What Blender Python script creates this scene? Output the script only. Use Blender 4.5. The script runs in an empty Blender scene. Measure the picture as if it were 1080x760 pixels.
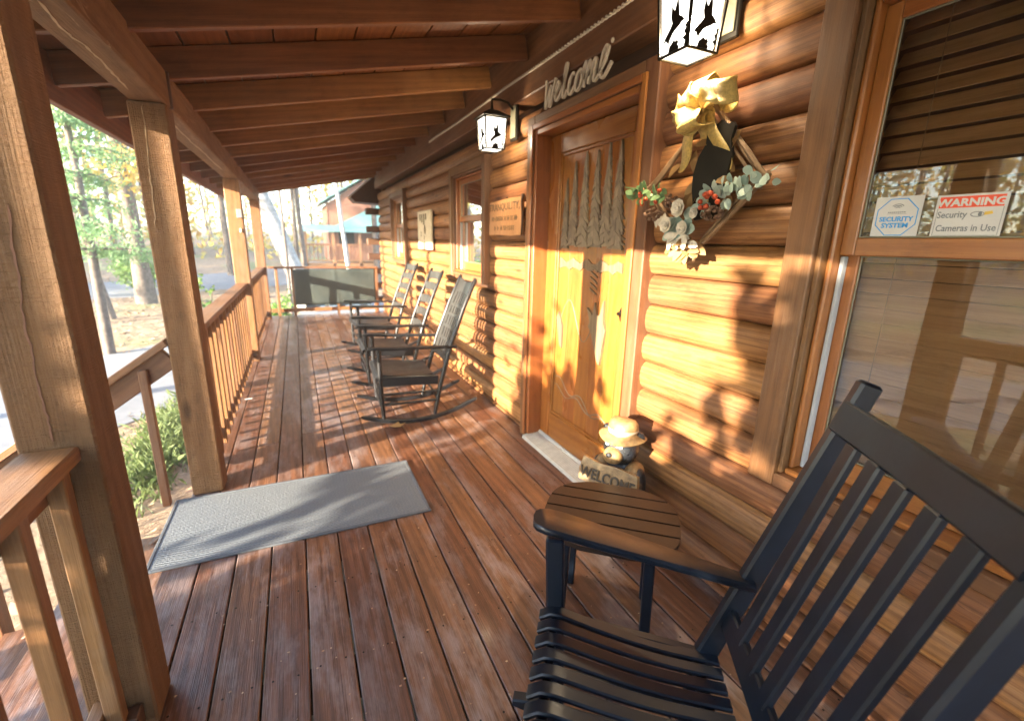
import bpy, math, random
import numpy as np
from mathutils import Vector, Matrix, Quaternion
random.seed(7); rng = np.random.default_rng(11)
C = bpy.context.scene.collection
scene = bpy.context.scene
PI = math.pi

# ---------------------------------------------------------------- materials
def new_mat(name):
    m = bpy.data.materials.new(name); m.use_nodes = True
    nt = m.node_tree; nt.nodes.clear()
    out = nt.nodes.new('ShaderNodeOutputMaterial')
    return m, nt, out
def N(nt, t, **kw):
    n = nt.nodes.new(t)
    for k, v in kw.items():
        if k in n.inputs: n.inputs[k].default_value = v
        else: setattr(n, k, v)
    return n
def L(nt, a, b): nt.links.new(a, b)
def mixc(nt, fac, a, b, mode='MIX'):
    n = nt.nodes.new('ShaderNodeMix'); n.data_type = 'RGBA'; n.blend_type = mode
    for sock, v in ((n.inputs[0], fac), (n.inputs[6], a), (n.inputs[7], b)):
        if isinstance(v, bpy.types.NodeSocket): L(nt, v, sock)
        elif isinstance(v, (tuple, list)): sock.default_value = (*v, 1) if len(v) == 3 else v
        else: sock.default_value = v
    return n.outputs[2]
def mathn(nt, op, a, b=0.0, clamp=False):
    n = nt.nodes.new('ShaderNodeMath'); n.operation = op; n.use_clamp = clamp
    for i, v in enumerate((a, b)):
        if isinstance(v, bpy.types.NodeSocket): L(nt, v, n.inputs[i])
        else: n.inputs[i].default_value = v
    return n.outputs[0]
def ramp(nt, v, lo, hi):
    n = nt.nodes.new('ShaderNodeMapRange'); n.inputs[1].default_value = lo; n.inputs[2].default_value = hi
    L(nt, v, n.inputs[0]); return n.outputs[0]
def noise(nt, vec, scale, detail=3, rough=.55, sc=None, dist=0):
    if sc:
        mp = nt.nodes.new('ShaderNodeMapping'); mp.inputs['Scale'].default_value = sc
        L(nt, vec, mp.inputs[0]); vec = mp.outputs[0]
    n = N(nt, 'ShaderNodeTexNoise'); n.inputs['Scale'].default_value = scale
    n.inputs['Detail'].default_value = detail; n.inputs['Roughness'].default_value = rough
    n.inputs['Distortion'].default_value = dist
    L(nt, vec, n.inputs['Vector']); return n.outputs['Fac']

def wood(name, dark, light, rough=.5, worn=None, worn_amt=.35, knots=True, fibre=1.0, bump=.25, var=.25, rings=1.0, checks=None, spec=.5, coat=0, blotch=.35, con=(.3, .7), kth=.62, saw=0, dirt=.35):
    """stained timber: grain follows the per-piece 'gco' coordinate (x = along the grain)"""
    m, nt, out = new_mat(name)
    at = N(nt, 'ShaderNodeAttribute', attribute_name='gco'); v = at.outputs['Vector']
    ar = N(nt, 'ShaderNodeAttribute', attribute_name='rnd'); r = ar.outputs['Fac']
    f1 = noise(nt, v, 1, 5, .65, (4*fibre, 270*fibre, 270*fibre))
    f2 = noise(nt, v, 1, 4, .6, (.9, 16*rings, 16*rings), .6)
    b1 = noise(nt, v, 1, 3, .55, (1.3, 4, 4))
    # growth rings as distorted bands
    mp = N(nt, 'ShaderNodeMapping'); mp.inputs['Scale'].default_value = (.35, 7*rings, 7*rings); L(nt, v, mp.inputs[0])
    wv = N(nt, 'ShaderNodeTexWave', wave_type='BANDS', bands_direction='DIAGONAL'); wv.inputs['Scale'].default_value = 2.2
    wv.inputs['Distortion'].default_value = 7; wv.inputs['Detail'].default_value = 3; wv.inputs['Detail Scale'].default_value = .8
    L(nt, mp.outputs[0], wv.inputs['Vector'])
    g = mathn(nt, 'ADD', mathn(nt, 'MULTIPLY', f1, .50), mathn(nt, 'MULTIPLY', f2, .38))
    g = mathn(nt, 'ADD', g, mathn(nt, 'MULTIPLY', wv.outputs['Fac'], .12))
    g = ramp(nt, g, *con)
    col = mixc(nt, g, dark, light)
    if worn:
        w = ramp(nt, mathn(nt, 'ADD', noise(nt, v, 1, 5, .7, (2.2, 7, 7)), mathn(nt, 'MULTIPLY', f1, .25)), .60, .78)
        col = mixc(nt, mathn(nt, 'MULTIPLY', w, worn_amt, True), col, worn)
    col = mixc(nt, mathn(nt, 'MULTIPLY', ramp(nt, b1, .35, .75), blotch), col, tuple(c*.55 for c in dark))
    hgt = f1
    if knots:
        kp = N(nt, 'ShaderNodeMapping'); kp.inputs['Scale'].default_value = (2.1, 6.5, 6.5); L(nt, v, kp.inputs[0])
        vo = N(nt, 'ShaderNodeTexVoronoi', feature='F1'); vo.inputs['Scale'].default_value = 1.0; L(nt, kp.outputs[0], vo.inputs['Vector'])
        vo.inputs['Randomness'].default_value = 1
        sep = N(nt, 'ShaderNodeSeparateColor'); L(nt, vo.outputs['Color'], sep.inputs[0])
        on = mathn(nt, 'GREATER_THAN', sep.outputs[0], kth)
        kd = mathn(nt, 'ADD', vo.outputs['Distance'], mathn(nt, 'MULTIPLY', f2, .06))
        k = mathn(nt, 'MULTIPLY', mathn(nt, 'SUBTRACT', 1, ramp(nt, kd, .08, .20)), on)
        col = mixc(nt, mathn(nt, 'MULTIPLY', k, .8), col, tuple(c*.35 for c in dark))
    if checks:
        cn = noise(nt, v, 1, 4, .5, (1.2, 12, 12), .8)
        c = mathn(nt, 'SUBTRACT', 1, ramp(nt, mathn(nt, 'ABSOLUTE', mathn(nt, 'SUBTRACT', cn, .5)), .002, .007))
        sp = ramp(nt, noise(nt, v, 1, 2, .5, (.7, 2.5, 2.5)), .52, .6)
        col = mixc(nt, mathn(nt, 'MULTIPLY', mathn(nt, 'MULTIPLY', c, sp), .75), col, checks)
    dn = noise(nt, v, 1, 7, .72, (9, 16, 16)); f3 = noise(nt, v, 1, 3, .6, (14, 190, 190))
    dd = mathn(nt, 'MULTIPLY', ramp(nt, mathn(nt, 'ADD', mathn(nt, 'MULTIPLY', dn, .65), mathn(nt, 'MULTIPLY', f3, .35)), .5, .64), dirt)
    col = mixc(nt, dd, col, tuple(c*.45 for c in dark))
    hs = N(nt, 'ShaderNodeHueSaturation'); L(nt, col, hs.inputs['Color'])
    L(nt, mathn(nt, 'ADD', mathn(nt, 'MULTIPLY', r, 2*var), 1-var), hs.inputs['Value'])
    L(nt, mathn(nt, 'ADD', mathn(nt, 'MULTIPLY', r, .016), .492), hs.inputs['Hue'])
    p = N(nt, 'ShaderNodeBsdfPrincipled'); L(nt, hs.outputs[0], p.inputs['Base Color'])
    L(nt, mathn(nt, 'ADD', mathn(nt, 'MULTIPLY', b1, .3), rough-.15), p.inputs['Roughness'])
    p.inputs['Specular IOR Level'].default_value = spec
    p.inputs['Coat Weight'].default_value = coat; p.inputs['Coat Roughness'].default_value = .12
    bp = N(nt, 'ShaderNodeBump'); bp.inputs['Strength'].default_value = bump; bp.inputs['Distance'].default_value = .004
    hh_ = mathn(nt, 'ADD', f1, mathn(nt, 'MULTIPLY', f2, 1.2))
    if saw:
        swn = noise(nt, v, 1, 4, .7, (150, 60, 60)); sw2 = noise(nt, v, 1, 2, .5, (260, 6, 6))
        hh_ = mathn(nt, 'ADD', hh_, mathn(nt, 'ADD', mathn(nt, 'MULTIPLY', swn, saw), mathn(nt, 'MULTIPLY', sw2, saw*.8)))
    L(nt, hh_, bp.inputs['Height']); L(nt, bp.outputs[0], p.inputs['Normal'])
    L(nt, p.outputs[0], out.inputs[0]); return m

def plain(name, col, rough=.5, metal=0, spec=.5, var=.15, nscale=12, bump=0, col2=None, trans=0, emit=0, coat=0):
    m, nt, out = new_mat(name)
    tc = N(nt, 'ShaderNodeTexCoord'); v = tc.outputs['Object']
    n = noise(nt, v, nscale, 5, .6)
    c2 = col2 or tuple(max(0, c*(1-2*var)) for c in col)
    c = mixc(nt, ramp(nt, n, .35, .7), col, c2)
    p = N(nt, 'ShaderNodeBsdfPrincipled'); L(nt, c, p.inputs['Base Color'])
    L(nt, mathn(nt, 'ADD', mathn(nt, 'MULTIPLY', n, .2), max(0, rough-.1)), p.inputs['Roughness'])
    p.inputs['Metallic'].default_value = metal; p.inputs['Specular IOR Level'].default_value = spec; p.inputs['Coat Weight'].default_value = coat
    if bump:
        b = N(nt, 'ShaderNodeBump'); b.inputs['Strength'].default_value = bump; b.inputs['Distance'].default_value = .01
        L(nt, noise(nt, v, nscale*4, 5, .6), b.inputs['Height']); L(nt, b.outputs[0], p.inputs['Normal'])
    if emit:
        p.inputs['Emission Color'].default_value = (*col, 1); p.inputs['Emission Strength'].default_value = emit
    L(nt, p.outputs[0], out.inputs[0]); return m

def leafmat(name, a, b, c=None, transl=.4):
    m, nt, out = new_mat(name)
    ar = N(nt, 'ShaderNodeAttribute', attribute_name='rnd')
    cr = N(nt, 'ShaderNodeValToRGB'); L(nt, ar.outputs['Fac'], cr.inputs[0])
    cr.color_ramp.elements[0].color = (*a, 1); cr.color_ramp.elements[1].color = (*b, 1)
    if c: e = cr.color_ramp.elements.new(.5); e.color = (*c, 1)
    p = N(nt, 'ShaderNodeBsdfPrincipled'); L(nt, cr.outputs[0], p.inputs['Base Color']); p.inputs['Roughness'].default_value = .6
    t = N(nt, 'ShaderNodeBsdfTranslucent'); L(nt, cr.outputs[0], t.inputs[0])
    mx = N(nt, 'ShaderNodeMixShader'); mx.inputs[0].default_value = transl
    L(nt, p.outputs[0], mx.inputs[1]); L(nt, t.outputs[0], mx.inputs[2]); L(nt, mx.outputs[0], out.inputs[0]); return m

M = {}
M['deck'] = wood('deck_stain', (.082, .033, .016), (.205, .088, .043), .38, worn=(.25, .195, .185), worn_amt=.8, knots=True, bump=.6, var=.24, coat=.04, blotch=.3, con=(.38, .63), dirt=.5)
M['log'] = wood('log_stain', (.17, .065, .022), (.39, .178, .064), .52, worn=(.24, .14, .085), worn_amt=.45, bump=.45, var=.20, rings=.8, fibre=.7, checks=(.10, .04, .02), con=(.38, .62), blotch=.6, kth=.30, dirt=.5, spec=.35)
M['casing'] = wood('casing_stain', (.115, .047, .016), (.23, .105, .038), .55, worn=(.20, .13, .08), worn_amt=.4, bump=.3, var=.1)
M['rafter'] = wood('rafter_stain', (.135, .047, .012), (.29, .115, .036), .55, bump=.3, var=.2)
M['roofboard'] = wood('roof_board', (.12, .04, .011), (.25, .095, .03), .6, bump=.3, var=.35)
M['post'] = wood('rough_sawn_post', (.135, .062, .024), (.25, .130, .058), .7, bump=1.0, var=.06, worn=(.23, .145, .08), worn_amt=.35, fibre=.9, checks=(.34, .22, .13), blotch=.3, saw=1.3, rings=.6, dirt=.4, spec=.25)
M['rail'] = wood('rail_stain', (.15, .062, .023), (.29, .135, .054), .48, bump=.35, var=.18, worn=(.22, .16, .12), worn_amt=.35)
M['door'] = wood('varnished_door', (.20, .064, .011), (.36, .140, .030), .28, knots=False, bump=.08, var=.06, coat=.35, rings=.7, blotch=.2)
M['carving'] = wood('bare_carving', (.14, .105, .07), (.30, .235, .165), .6, knots=False, bump=.9, var=.2, fibre=.5)
M['carving_dark'] = wood('bare_carving_dark', (.10, .065, .035), (.22, .15, .09), .6, knots=False, bump=.9, var=.2, fibre=.5)
M['sash'] = wood('sash_varnish', (.24, .078, .017), (.38, .145, .036), .35, knots=False, bump=.12, var=.06, coat=.2, blotch=.2)
M['blind'] = wood('blind_slat', (.30, .15, .065), (.46, .26, .125), .45, knots=False, bump=.1, var=.15, blotch=.15)
M['sign'] = wood('sign_board', (.30, .14, .05), (.42, .21, .085), .5, knots=False, bump=.3, var=.02)
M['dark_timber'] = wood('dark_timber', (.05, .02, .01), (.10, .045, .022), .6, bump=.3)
M['black'] = plain('black_paint', (.006, .010, .019), .32, var=.2, spec=.38, bump=.04)
M['black_old'] = plain('worn_black_paint', (.010, .010, .012), .42, var=.25, spec=.5, bump=.06)
M['back_panel'] = plain('pale_sheen_paint', (.035, .034, .033), .34, var=.2, spec=.6, bump=.05)  # paler than the frame paint: the slats' reflected sheen put into the colour
M['iron'] = plain('dark_iron', (.02, .017, .013), .45, metal=.6)
M['brass'] = plain('aged_plate', (.22, .21, .15), .45, metal=.3)
M['liner'] = plain('grey_vinyl', (.38, .40, .42), .4, var=.03)
M['white'] = plain('white_vinyl', (.62, .62, .61), .4, var=.03)
M['alu'] = plain('aluminium_sill', (.55, .54, .50), .45, metal=.35, var=.1, nscale=20)
M['cream'] = plain('cream_paint', (.60, .52, .38), .5, var=.1)
M['letter'] = plain('brushed_letter', (.62, .54, .42), .5, var=.05)
M['ink'] = plain('dark_ink', (.05, .035, .02), .6)
M['gold'] = plain('gold_ribbon', (.66, .47, .14), .4, metal=.0, var=.2, nscale=90, bump=.5)
M['twig'] = plain('twig', (.24, .145, .075), .7, var=.2, bump=.4)
M['tan_leaf'] = leafmat('tan_leaf', (.30, .17, .06), (.5, .33, .15))
M['euc'] = leafmat('eucalyptus', (.24, .34, .30), (.42, .52, .46), transl=.2)
M['green_leaf'] = leafmat('sprig_green', (.10, .20, .08), (.2, .32, .14), transl=.2)
M['berry'] = plain('red_berry', (.50, .07, .02), .3)
M['flower'] = plain('cream_flower', (.68, .62, .52), .6, var=.1, nscale=30)
M['cone'] = plain('pine_cone', (.22, .12, .07), .7, var=.3, nscale=60, bump=.6)
M['bear'] = plain('bear_black', (.012, .014, .018), .3, spec=.6, nscale=40, bump=.6, coat=.3)
M['bear_tan'] = plain('bear_tan', (.36, .22, .09), .45, var=.3, nscale=30, bump=.4, coat=.2)
M['mesh'] = plain('screen_cloth', (.025, .036, .036), .55, col2=(.05, .06, .052), nscale=3)
M['blue_cloth'] = plain('blue_cloth', (.12, .19, .28), .7)
M['stblue'] = plain('sticker_blue', (.03, .32, .75), .4, var=.02)
M['stgrey'] = plain('sticker_grey', (.18, .20, .22), .4, var=.02)
M['stred'] = plain('sticker_red', (.80, .09, .035), .4, var=.02)
M['styellow'] = plain('sticker_yellow', (.75, .5, .08), .4, var=.02)
M['grey_plastic'] = plain('grey_plastic', (.25, .25, .25), .5)
M['teal_roof'] = plain('teal_metal_roof', (.24, .44, .43), .4, var=.05)
M['bark'] = plain('bark', (.17, .135, .11), .85, col2=(.07, .055, .045), nscale=9, bump=.8)
M['pale_bark'] = plain('pale_bark', (.38, .36, .33), .8, col2=(.2, .18, .16), nscale=9, bump=.5)
M['leaf_yel'] = leafmat('autumn_leaf', (.55, .30, .05), (.48, .44, .10), (.62, .46, .12), .5)
M['leaf_org'] = leafmat('orange_leaf', (.50, .18, .05), (.55, .38, .10), None, .5)
M['leaf_grn'] = leafmat('green_leaf', (.09, .20, .04), (.26, .36, .10), (.16, .28, .07), .45)
M['pine'] = leafmat('pine_needles', (.12, .24, .09), (.26, .40, .20), None, .5)
M['litter'] = leafmat('fallen_leaf', (.38, .22, .12), (.50, .38, .24), (.30, .20, .13), .1)
M['grass'] = leafmat('grass_blade', (.07, .12, .035), (.17, .21, .08), None, .4)

def m_ground():
    m, nt, out = new_mat('woodland_floor'); tc = N(nt, 'ShaderNodeTexCoord'); v = tc.outputs['Object']
    a = noise(nt, v, 6, 8, .75); b = noise(nt, v, .22, 4, .6)
    c = mixc(nt, ramp(nt, a, .35, .68), (.13, .085, .05), (.42, .31, .20))
    c = mixc(nt, mathn(nt, 'MULTIPLY', ramp(nt, b, .52, .62), .7), c, (.13, .19, .05))
    p = N(nt, 'ShaderNodeBsdfPrincipled'); L(nt, c, p.inputs['Base Color']); p.inputs['Roughness'].default_value = .9
    bp = N(nt, 'ShaderNodeBump'); bp.inputs['Distance'].default_value = .05; L(nt, a, bp.inputs['Height']); L(nt, bp.outputs[0], p.inputs['Normal'])
    L(nt, p.outputs[0], out.inputs[0]); return m
M['ground'] = m_ground()
M['road'] = plain('worn_asphalt', (.20, .205, .215), .85, col2=(.15, .155, .165), nscale=3, bump=.3)

def m_mat():
    m, nt, out = new_mat('woven_mat'); tc = N(nt, 'ShaderNodeTexCoord'); v = tc.outputs['Object']
    # chevron weave
    sx = N(nt, 'ShaderNodeSeparateXYZ'); L(nt, v, sx.inputs[0])
    yy = mathn(nt, 'ABSOLUTE', mathn(nt, 'SUBTRACT', mathn(nt, 'FRACT', mathn(nt, 'MULTIPLY', sx.outputs[1], 18)), .5))
    k = mathn(nt, 'SINE', mathn(nt, 'ADD', mathn(nt, 'MULTIPLY', sx.outputs[0], 330), mathn(nt, 'MULTIPLY', yy, 30)))
    k2 = mathn(nt, 'SINE', mathn(nt, 'MULTIPLY', sx.outputs[1], 420))
    n = noise(nt, v, 120, 4, .7); n2 = noise(nt, v, 4, 4, .6)
    f = mathn(nt, 'ADD', mathn(nt, 'MULTIPLY', k, .22), mathn(nt, 'MULTIPLY', n, .9))
    f = mathn(nt, 'ADD', f, mathn(nt, 'MULTIPLY', k2, .1))
    c = mixc(nt, ramp(nt, f, .1, .8), (.060, .074, .094), (.20, .215, .22))
    c = mixc(nt, mathn(nt, 'MULTIPLY', n2, .4), c, (.085, .10, .118))
    p = N(nt, 'ShaderNodeBsdfPrincipled'); L(nt, c, p.inputs['Base Color']); p.inputs['Roughness'].default_value = .95
    bp = N(nt, 'ShaderNodeBump'); bp.inputs['Distance'].default_value = .003; L(nt, f, bp.inputs['Height']); L(nt, bp.outputs[0], p.inputs['Normal'])
    L(nt, p.outputs[0], out.inputs[0]); return m
M['mat'] = m_mat()
M['mat_edge'] = plain('mat_edge', (.085, .095, .11), .8, bump=.3)

def m_glass():
    m, nt, out = new_mat('window_glass')
    g = N(nt, 'ShaderNodeBsdfGlossy'); g.inputs['Roughness'].default_value = .0; g.inputs['Color'].default_value = (1, 1, 1, 1)
    t = N(nt, 'ShaderNodeBsdfTransparent'); t.inputs['Color'].default_value = (.93, .94, .93, 1)
    fr = N(nt, 'ShaderNodeFresnel'); fr.inputs['IOR'].default_value = 1.5
    f = mathn(nt, 'ADD', mathn(nt, 'MULTIPLY', fr.outputs[0], 1.0), .0, True)
    tc = N(nt, 'ShaderNodeTexCoord'); b = N(nt, 'ShaderNodeBump'); b.inputs['Strength'].default_value = .02; b.inputs['Distance'].default_value = .02
    L(nt, noise(nt, tc.outputs['Object'], 2.5, 2), b.inputs['Height']); L(nt, b.outputs[0], g.inputs['Normal'])
    mx = N(nt, 'ShaderNodeMixShader'); L(nt, f, mx.inputs[0]); L(nt, t.outputs[0], mx.inputs[1]); L(nt, g.outputs[0], mx.inputs[2])
    L(nt, mx.outputs[0], out.inputs[0]); return m
M['glass'] = m_glass()
def m_lamp():
    m, nt, out = new_mat('lit_frosted_glass')
    e = N(nt, 'ShaderNodeEmission'); e.inputs[0].default_value = (1, .93, .78, 1); e.inputs[1].default_value = .42
    t = N(nt, 'ShaderNodeBsdfTransparent'); mx = N(nt, 'ShaderNodeMixShader'); mx.inputs[0].default_value = .45
    L(nt, e.outputs[0], mx.inputs[1]); L(nt, t.outputs[0], mx.inputs[2]); L(nt, mx.outputs[0], out.inputs[0]); return m
M['lampglass'] = m_lamp()

# ---------------------------------------------------------------- mesh builder
class MB:
    def __init__(s): s.v = []; s.f = []; s.g = []; s.r = []
    def add(s, verts, faces, g=None, r=None):
        o = len(s.v); s.v += [tuple(p) for p in verts]; s.f += [tuple(i+o for i in f) for f in faces]
        if g is None: g = verts
        s.g += [tuple(p) for p in g]
        r = random.random() if r is None else r
        s.r += [r]*len(verts); return s
    def loft(s, rings, caps=True, grings=None, closed=True, r=None):
        n = len(rings[0]); vs = [p for R_ in rings for p in R_]; fs = []
        m = n if closed else n-1
        for i in range(len(rings)-1):
            for j in range(m):
                a = i*n+j; b = i*n+(j+1) % n; fs.append((a, b, b+n, a+n))
        if caps and closed:
            fs.append(tuple(reversed(range(n)))); k = (len(rings)-1)*n; fs.append(tuple(range(k, k+n)))
        gs = [p for R_ in grings for p in R_] if grings else None
        return s.add(vs, fs, gs, r)
    def beam(s, p0, p1, w, h, up=(0, 0, 1), ch=.004, off=(0, 0), r=None, w1=None, h1=None):
        """bevelled bar from p0 to p1; w across, h along 'up'"""
        p0 = Vector(p0); p1 = Vector(p1); d = (p1-p0); ln = d.length; d.normalize()
        a = d.cross(Vector(up)).normalized(); b = a.cross(d).normalized()
        ro = Vector((random.uniform(0, 50), random.uniform(0, 50), random.uniform(0, 50)))
        w1 = w if w1 is None else w1; h1 = h if h1 is None else h1
        ch = min(ch, w*.3, h*.3, w1*.3, h1*.3)
        def prof(W, H, c): 
            x, y = W/2, H/2
            return [(x, -y+c), (x, y-c), (x-c, y), (-x+c, y), (-x, y-c), (-x, -y+c), (-x+c, -y), (x-c, -y)]
        rings = []; gr = []
        seg = max(1, int(ln/.4))
        st = [(0, ch)] + [(ch + (ln-2*ch)*i/seg, 0) for i in range(seg+1)] + [(ln, ch)]
        for t, inset in st:
            k = t/ln; W = w+(w1-w)*k-2*inset; H = h+(h1-h)*k-2*inset
            R_ = []; G = []
            for (x, y) in prof(W, H, ch*.99 if not inset else ch*.5):
                R_.append(p0+d*t+a*(x+off[0])+b*(y+off[1])); G.append(ro+Vector((t, x, y)))
            rings.append(R_); gr.append(G)
        return s.loft(rings, True, gr, r=r)
    def box(s, lo, hi, grain=0, ch=.003, r=None):
        lo = Vector(lo); hi = Vector(hi); c = (lo+hi)/2; z = hi-lo
        p0 = c.copy(); p1 = c.copy(); p0[grain] = lo[grain]; p1[grain] = hi[grain]
        up = (0, 0, 1) if grain != 2 else (1, 0, 0)
        ws = [i for i in range(3) if i != grain]
        if grain != 2: return s.beam(p0, p1, z[ws[0]], z[2], up, ch, r=r)
        return s.beam(p0, p1, z[1], z[0], up, ch, r=r)
    def tube(s, pts, rad, n=8, r=None, sx=1.0):
        pts = [Vector(p) for p in pts]; rad = rad if isinstance(rad, (list, tuple)) else [rad]*len(pts)
        ro = Vector((random.uniform(0, 50),)*3); rings = []; gr = []; L_ = 0
        d0 = (pts[1]-pts[0]).normalized(); ref = Vector((0, 0, 1)) if abs(d0.z) < .9 else Vector((1, 0, 0))
        a = d0.cross(ref).normalized()
        for i, p in enumerate(pts):
            d = (pts[min(i+1, len(pts)-1)]-pts[max(i-1, 0)]).normalized()
            a = (a-d*a.dot(d)).normalized(); b = d.cross(a)
            if i: L_ += (p-pts[i-1]).length
            rings.append([p+(a*math.cos(t)*sx+b*math.sin(t))*rad[i] for t in [2*PI*j/n for j in range(n)]])
            gr.append([ro+Vector((L_, math.cos(2*PI*j/n)*rad[i], math.sin(2*PI*j/n)*rad[i])) for j in range(n)])
        return s.loft(rings, True, gr, r=r)
    def prism(s, pts, origin, ax, ay, depth, r=None):
        """outline pts (x,y) in the plane ax,ay extruded by depth along ax x ay"""
        o = Vector(origin); ax = Vector(ax).normalized(); ay = Vector(ay).normalized(); n = ax.cross(ay)
        ro = Vector((random.uniform(0, 50),)*3)
        A = [o+ax*x+ay*y for x, y in pts]; B = [p+n*depth for p in A]
        G = [ro+Vector((y, x, 0)) for x, y in pts]; k = len(pts)
        fs = [tuple(reversed(range(k))), tuple(range(k, 2*k))]+[(i, (i+1) % k, (i+1) % k+k, i+k) for i in range(k)]
        return s.add(A+B, fs, G+[g+Vector((0, 0, depth)) for g in G], r)
    def ell(s, c, rad, rot=None, nu=14, nv=9, r=None):
        c = Vector(c); vs = []; fs = []
        for i in range(nv+1):
            th = PI*i/nv
            for j in range(nu):
                ph = 2*PI*j/nu; p = Vector((math.sin(th)*math.cos(ph)*rad[0], math.sin(th)*math.sin(ph)*rad[1], math.cos(th)*rad[2]))
                if rot: p = rot @ p
                vs.append(c+p)
        for i in range(nv):
            for j in range(nu): a = i*nu+j; b = i*nu+(j+1) % nu; fs.append((a, a+nu, b+nu, b))
        return s.add(vs, fs, r=r)
    def build(s, name, mat, parent=None, smooth=None, T=None):
        me = bpy.data.meshes.new(name); me.from_pydata(s.v, [], s.f)
        a = me.attributes.new('gco', 'FLOAT_VECTOR', 'POINT'); a.data.foreach_set('vector', np.array(s.g, dtype=np.float32).ravel())
        b = me.attributes.new('rnd', 'FLOAT', 'POINT'); b.data.foreach_set('value', np.array(s.r, dtype=np.float32))
        me.materials.append(M[mat] if isinstance(mat, str) else mat)
        if smooth:
            me.shade_smooth(); me.set_sharp_from_angle(angle=math.radians(smooth))
        me.validate(); me.update()
        o = bpy.data.objects.new(name, me); C.objects.link(o)
        if T is not None: me.transform(T)
        if parent is not None: adopt(o, parent)
        return o
INV = {}
def adopt(o, parent):
    o.parent = parent
    mw = Matrix.LocRotScale(parent.location, parent.rotation_euler, parent.scale)   # nested empties cancel their own parent
    o.matrix_parent_inverse = mw.inverted() if parent.type == 'EMPTY' else Matrix.Identity(4)
def tag(o, label=None, cat=None, group=None, kind=None):
    for k, v in (('label', label), ('category', cat), ('group', group), ('kind', kind)):
        if v: o[k] = v
    return o
def empty(name, loc, label=None, cat=None, group=None, rz=0):
    o = bpy.data.objects.new(name, None); o.empty_display_size = .1; C.objects.link(o); o.location = loc; o.rotation_euler = (0, 0, rz)
    tag(o, label, cat, group); return o
def copy_tree(o, parent=None):
    c = o.copy(); C.objects.link(c)
    if parent is not None: c.parent = parent
    for ch in list(o.children): copy_tree(ch, c)
    return c
def text(name, body, size, origin, ax, ay, mat, parent=None, extrude=.0006, shear=0, bold=0, sx=1.0, align='CENTER'):
    cu = bpy.data.curves.new(name, 'FONT'); cu.body = body; cu.size = size; cu.extrude = extrude; cu.shear = shear
    cu.offset = bold; cu.align_x = align; cu.resolution_u = 3
    to = bpy.data.objects.new(name, cu); C.objects.link(to)
    dg = bpy.context.evaluated_depsgraph_get(); me = bpy.data.meshes.new_from_object(to.evaluated_get(dg))
    bpy.data.objects.remove(to); ax = Vector(ax).normalized(); ay = Vector(ay).normalized(); n = ax.cross(ay)
    T = Matrix(((ax.x*sx, ay.x, n.x, origin[0]), (ax.y*sx, ay.y, n.y, origin[1]), (ax.z*sx, ay.z, n.z, origin[2]), (0, 0, 0, 1)))
    me.transform(T); me.materials.clear(); me.materials.append(M[mat]); me.name = name
    o = bpy.data.objects.new(name, me); C.objects.link(o)
    if parent is not None: adopt(o, parent)
    return o
WX, WY = (0, -1, 0), (0, 0, 1)      # reading directions on the log wall

# ================================================================ PORCH FLOOR
DX0, DX1, DY0, DY1 = -.66, 1.555, -2.4, 9.47
b = MB(); pitch = .1445; x = -.651
while x < DX1-.01:
    w = min(.1385, DX1-x); y = DY0; cuts = [DY0]
    t = DY0+random.uniform(1.5, 4.5)
    if x > -.55 and random.random() < .45: cuts.append(t if not 0.6 < t < 2.6 else 3.2+random.random())
    cuts.append(DY1)
    rr = random.random()
    for a0, a1 in zip(cuts[:-1], cuts[1:]):
        b.beam((x+w/2, a0+.001, -.0155), (x+w/2, a1-.001, -.0155), w, .031, ch=.0035, r=rr); rr = random.random()
    x += pitch
deck = tag(b.build('deck', 'deck', smooth=35), kind='structure')
b = MB(); b.box((-.64, DY0+.04, -.22), (-.60, DY1-.04, -.036), 1)
for yy in np.arange(DY0+.2, DY1, .4): b.box((-.598, yy, -.2), (1.55, yy+.04, -.036), 0)
b.box((-.60, DY1-.04, -.8), (1.5, DY1-.001, -.036), 0)
b.box((-.632, DY0+.05, -.8), (-.608, DY1-.05, -.221), 1)  # unseen skirt board added to keep sun out from under the deck
tag(b.build('deck_framing', 'dark_timber'), kind='structure')
b = MB(); rs = random.Random(4)
for yy in np.arange(.2, 9.4, .4):
    xx = -.651
    while xx < DX1-.1:
        for ox in (.028, .108):
            cx, cy = xx+ox+rs.uniform(-.004, .004), yy+rs.uniform(-.008, .008); v = [(cx+.0038*math.cos(PI/3*k), cy+.0038*math.sin(PI/3*k), .0008) for k in range(6)]
            b.add(v+[(p[0], p[1], -.002) for p in v], [tuple(range(6))]+[(k, k+6, (k+1) % 6+6, (k+1) % 6) for k in range(6)])
        xx += pitch
tag(b.build('deck_screws', 'iron'), kind='structure')
b = MB()
for k in range(420):
    cx, cy = rs.uniform(-.6, 1.5), rs.uniform(.7, 8) if k > 200 else rs.uniform(.7, 3.2)
    if 2.1 < cy < 2.85 and cx < .6: continue
    q = rs.uniform(.0015, .005); a = rs.uniform(0, 6); v = [(cx+q*math.cos(a+t)*rs.uniform(.5, 1.6), cy+q*math.sin(a+t), .0015+rs.uniform(0, .002)) for t in (0, 1.6, 3.1, 4.7)]
    b.add(v, [(0, 1, 2, 3)])
tag(b.build('deck_crumbs', 'litter'), 'tiny crumbs of dry leaf and grit scattered over the boards', 'debris', None, 'stuff')
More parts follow.
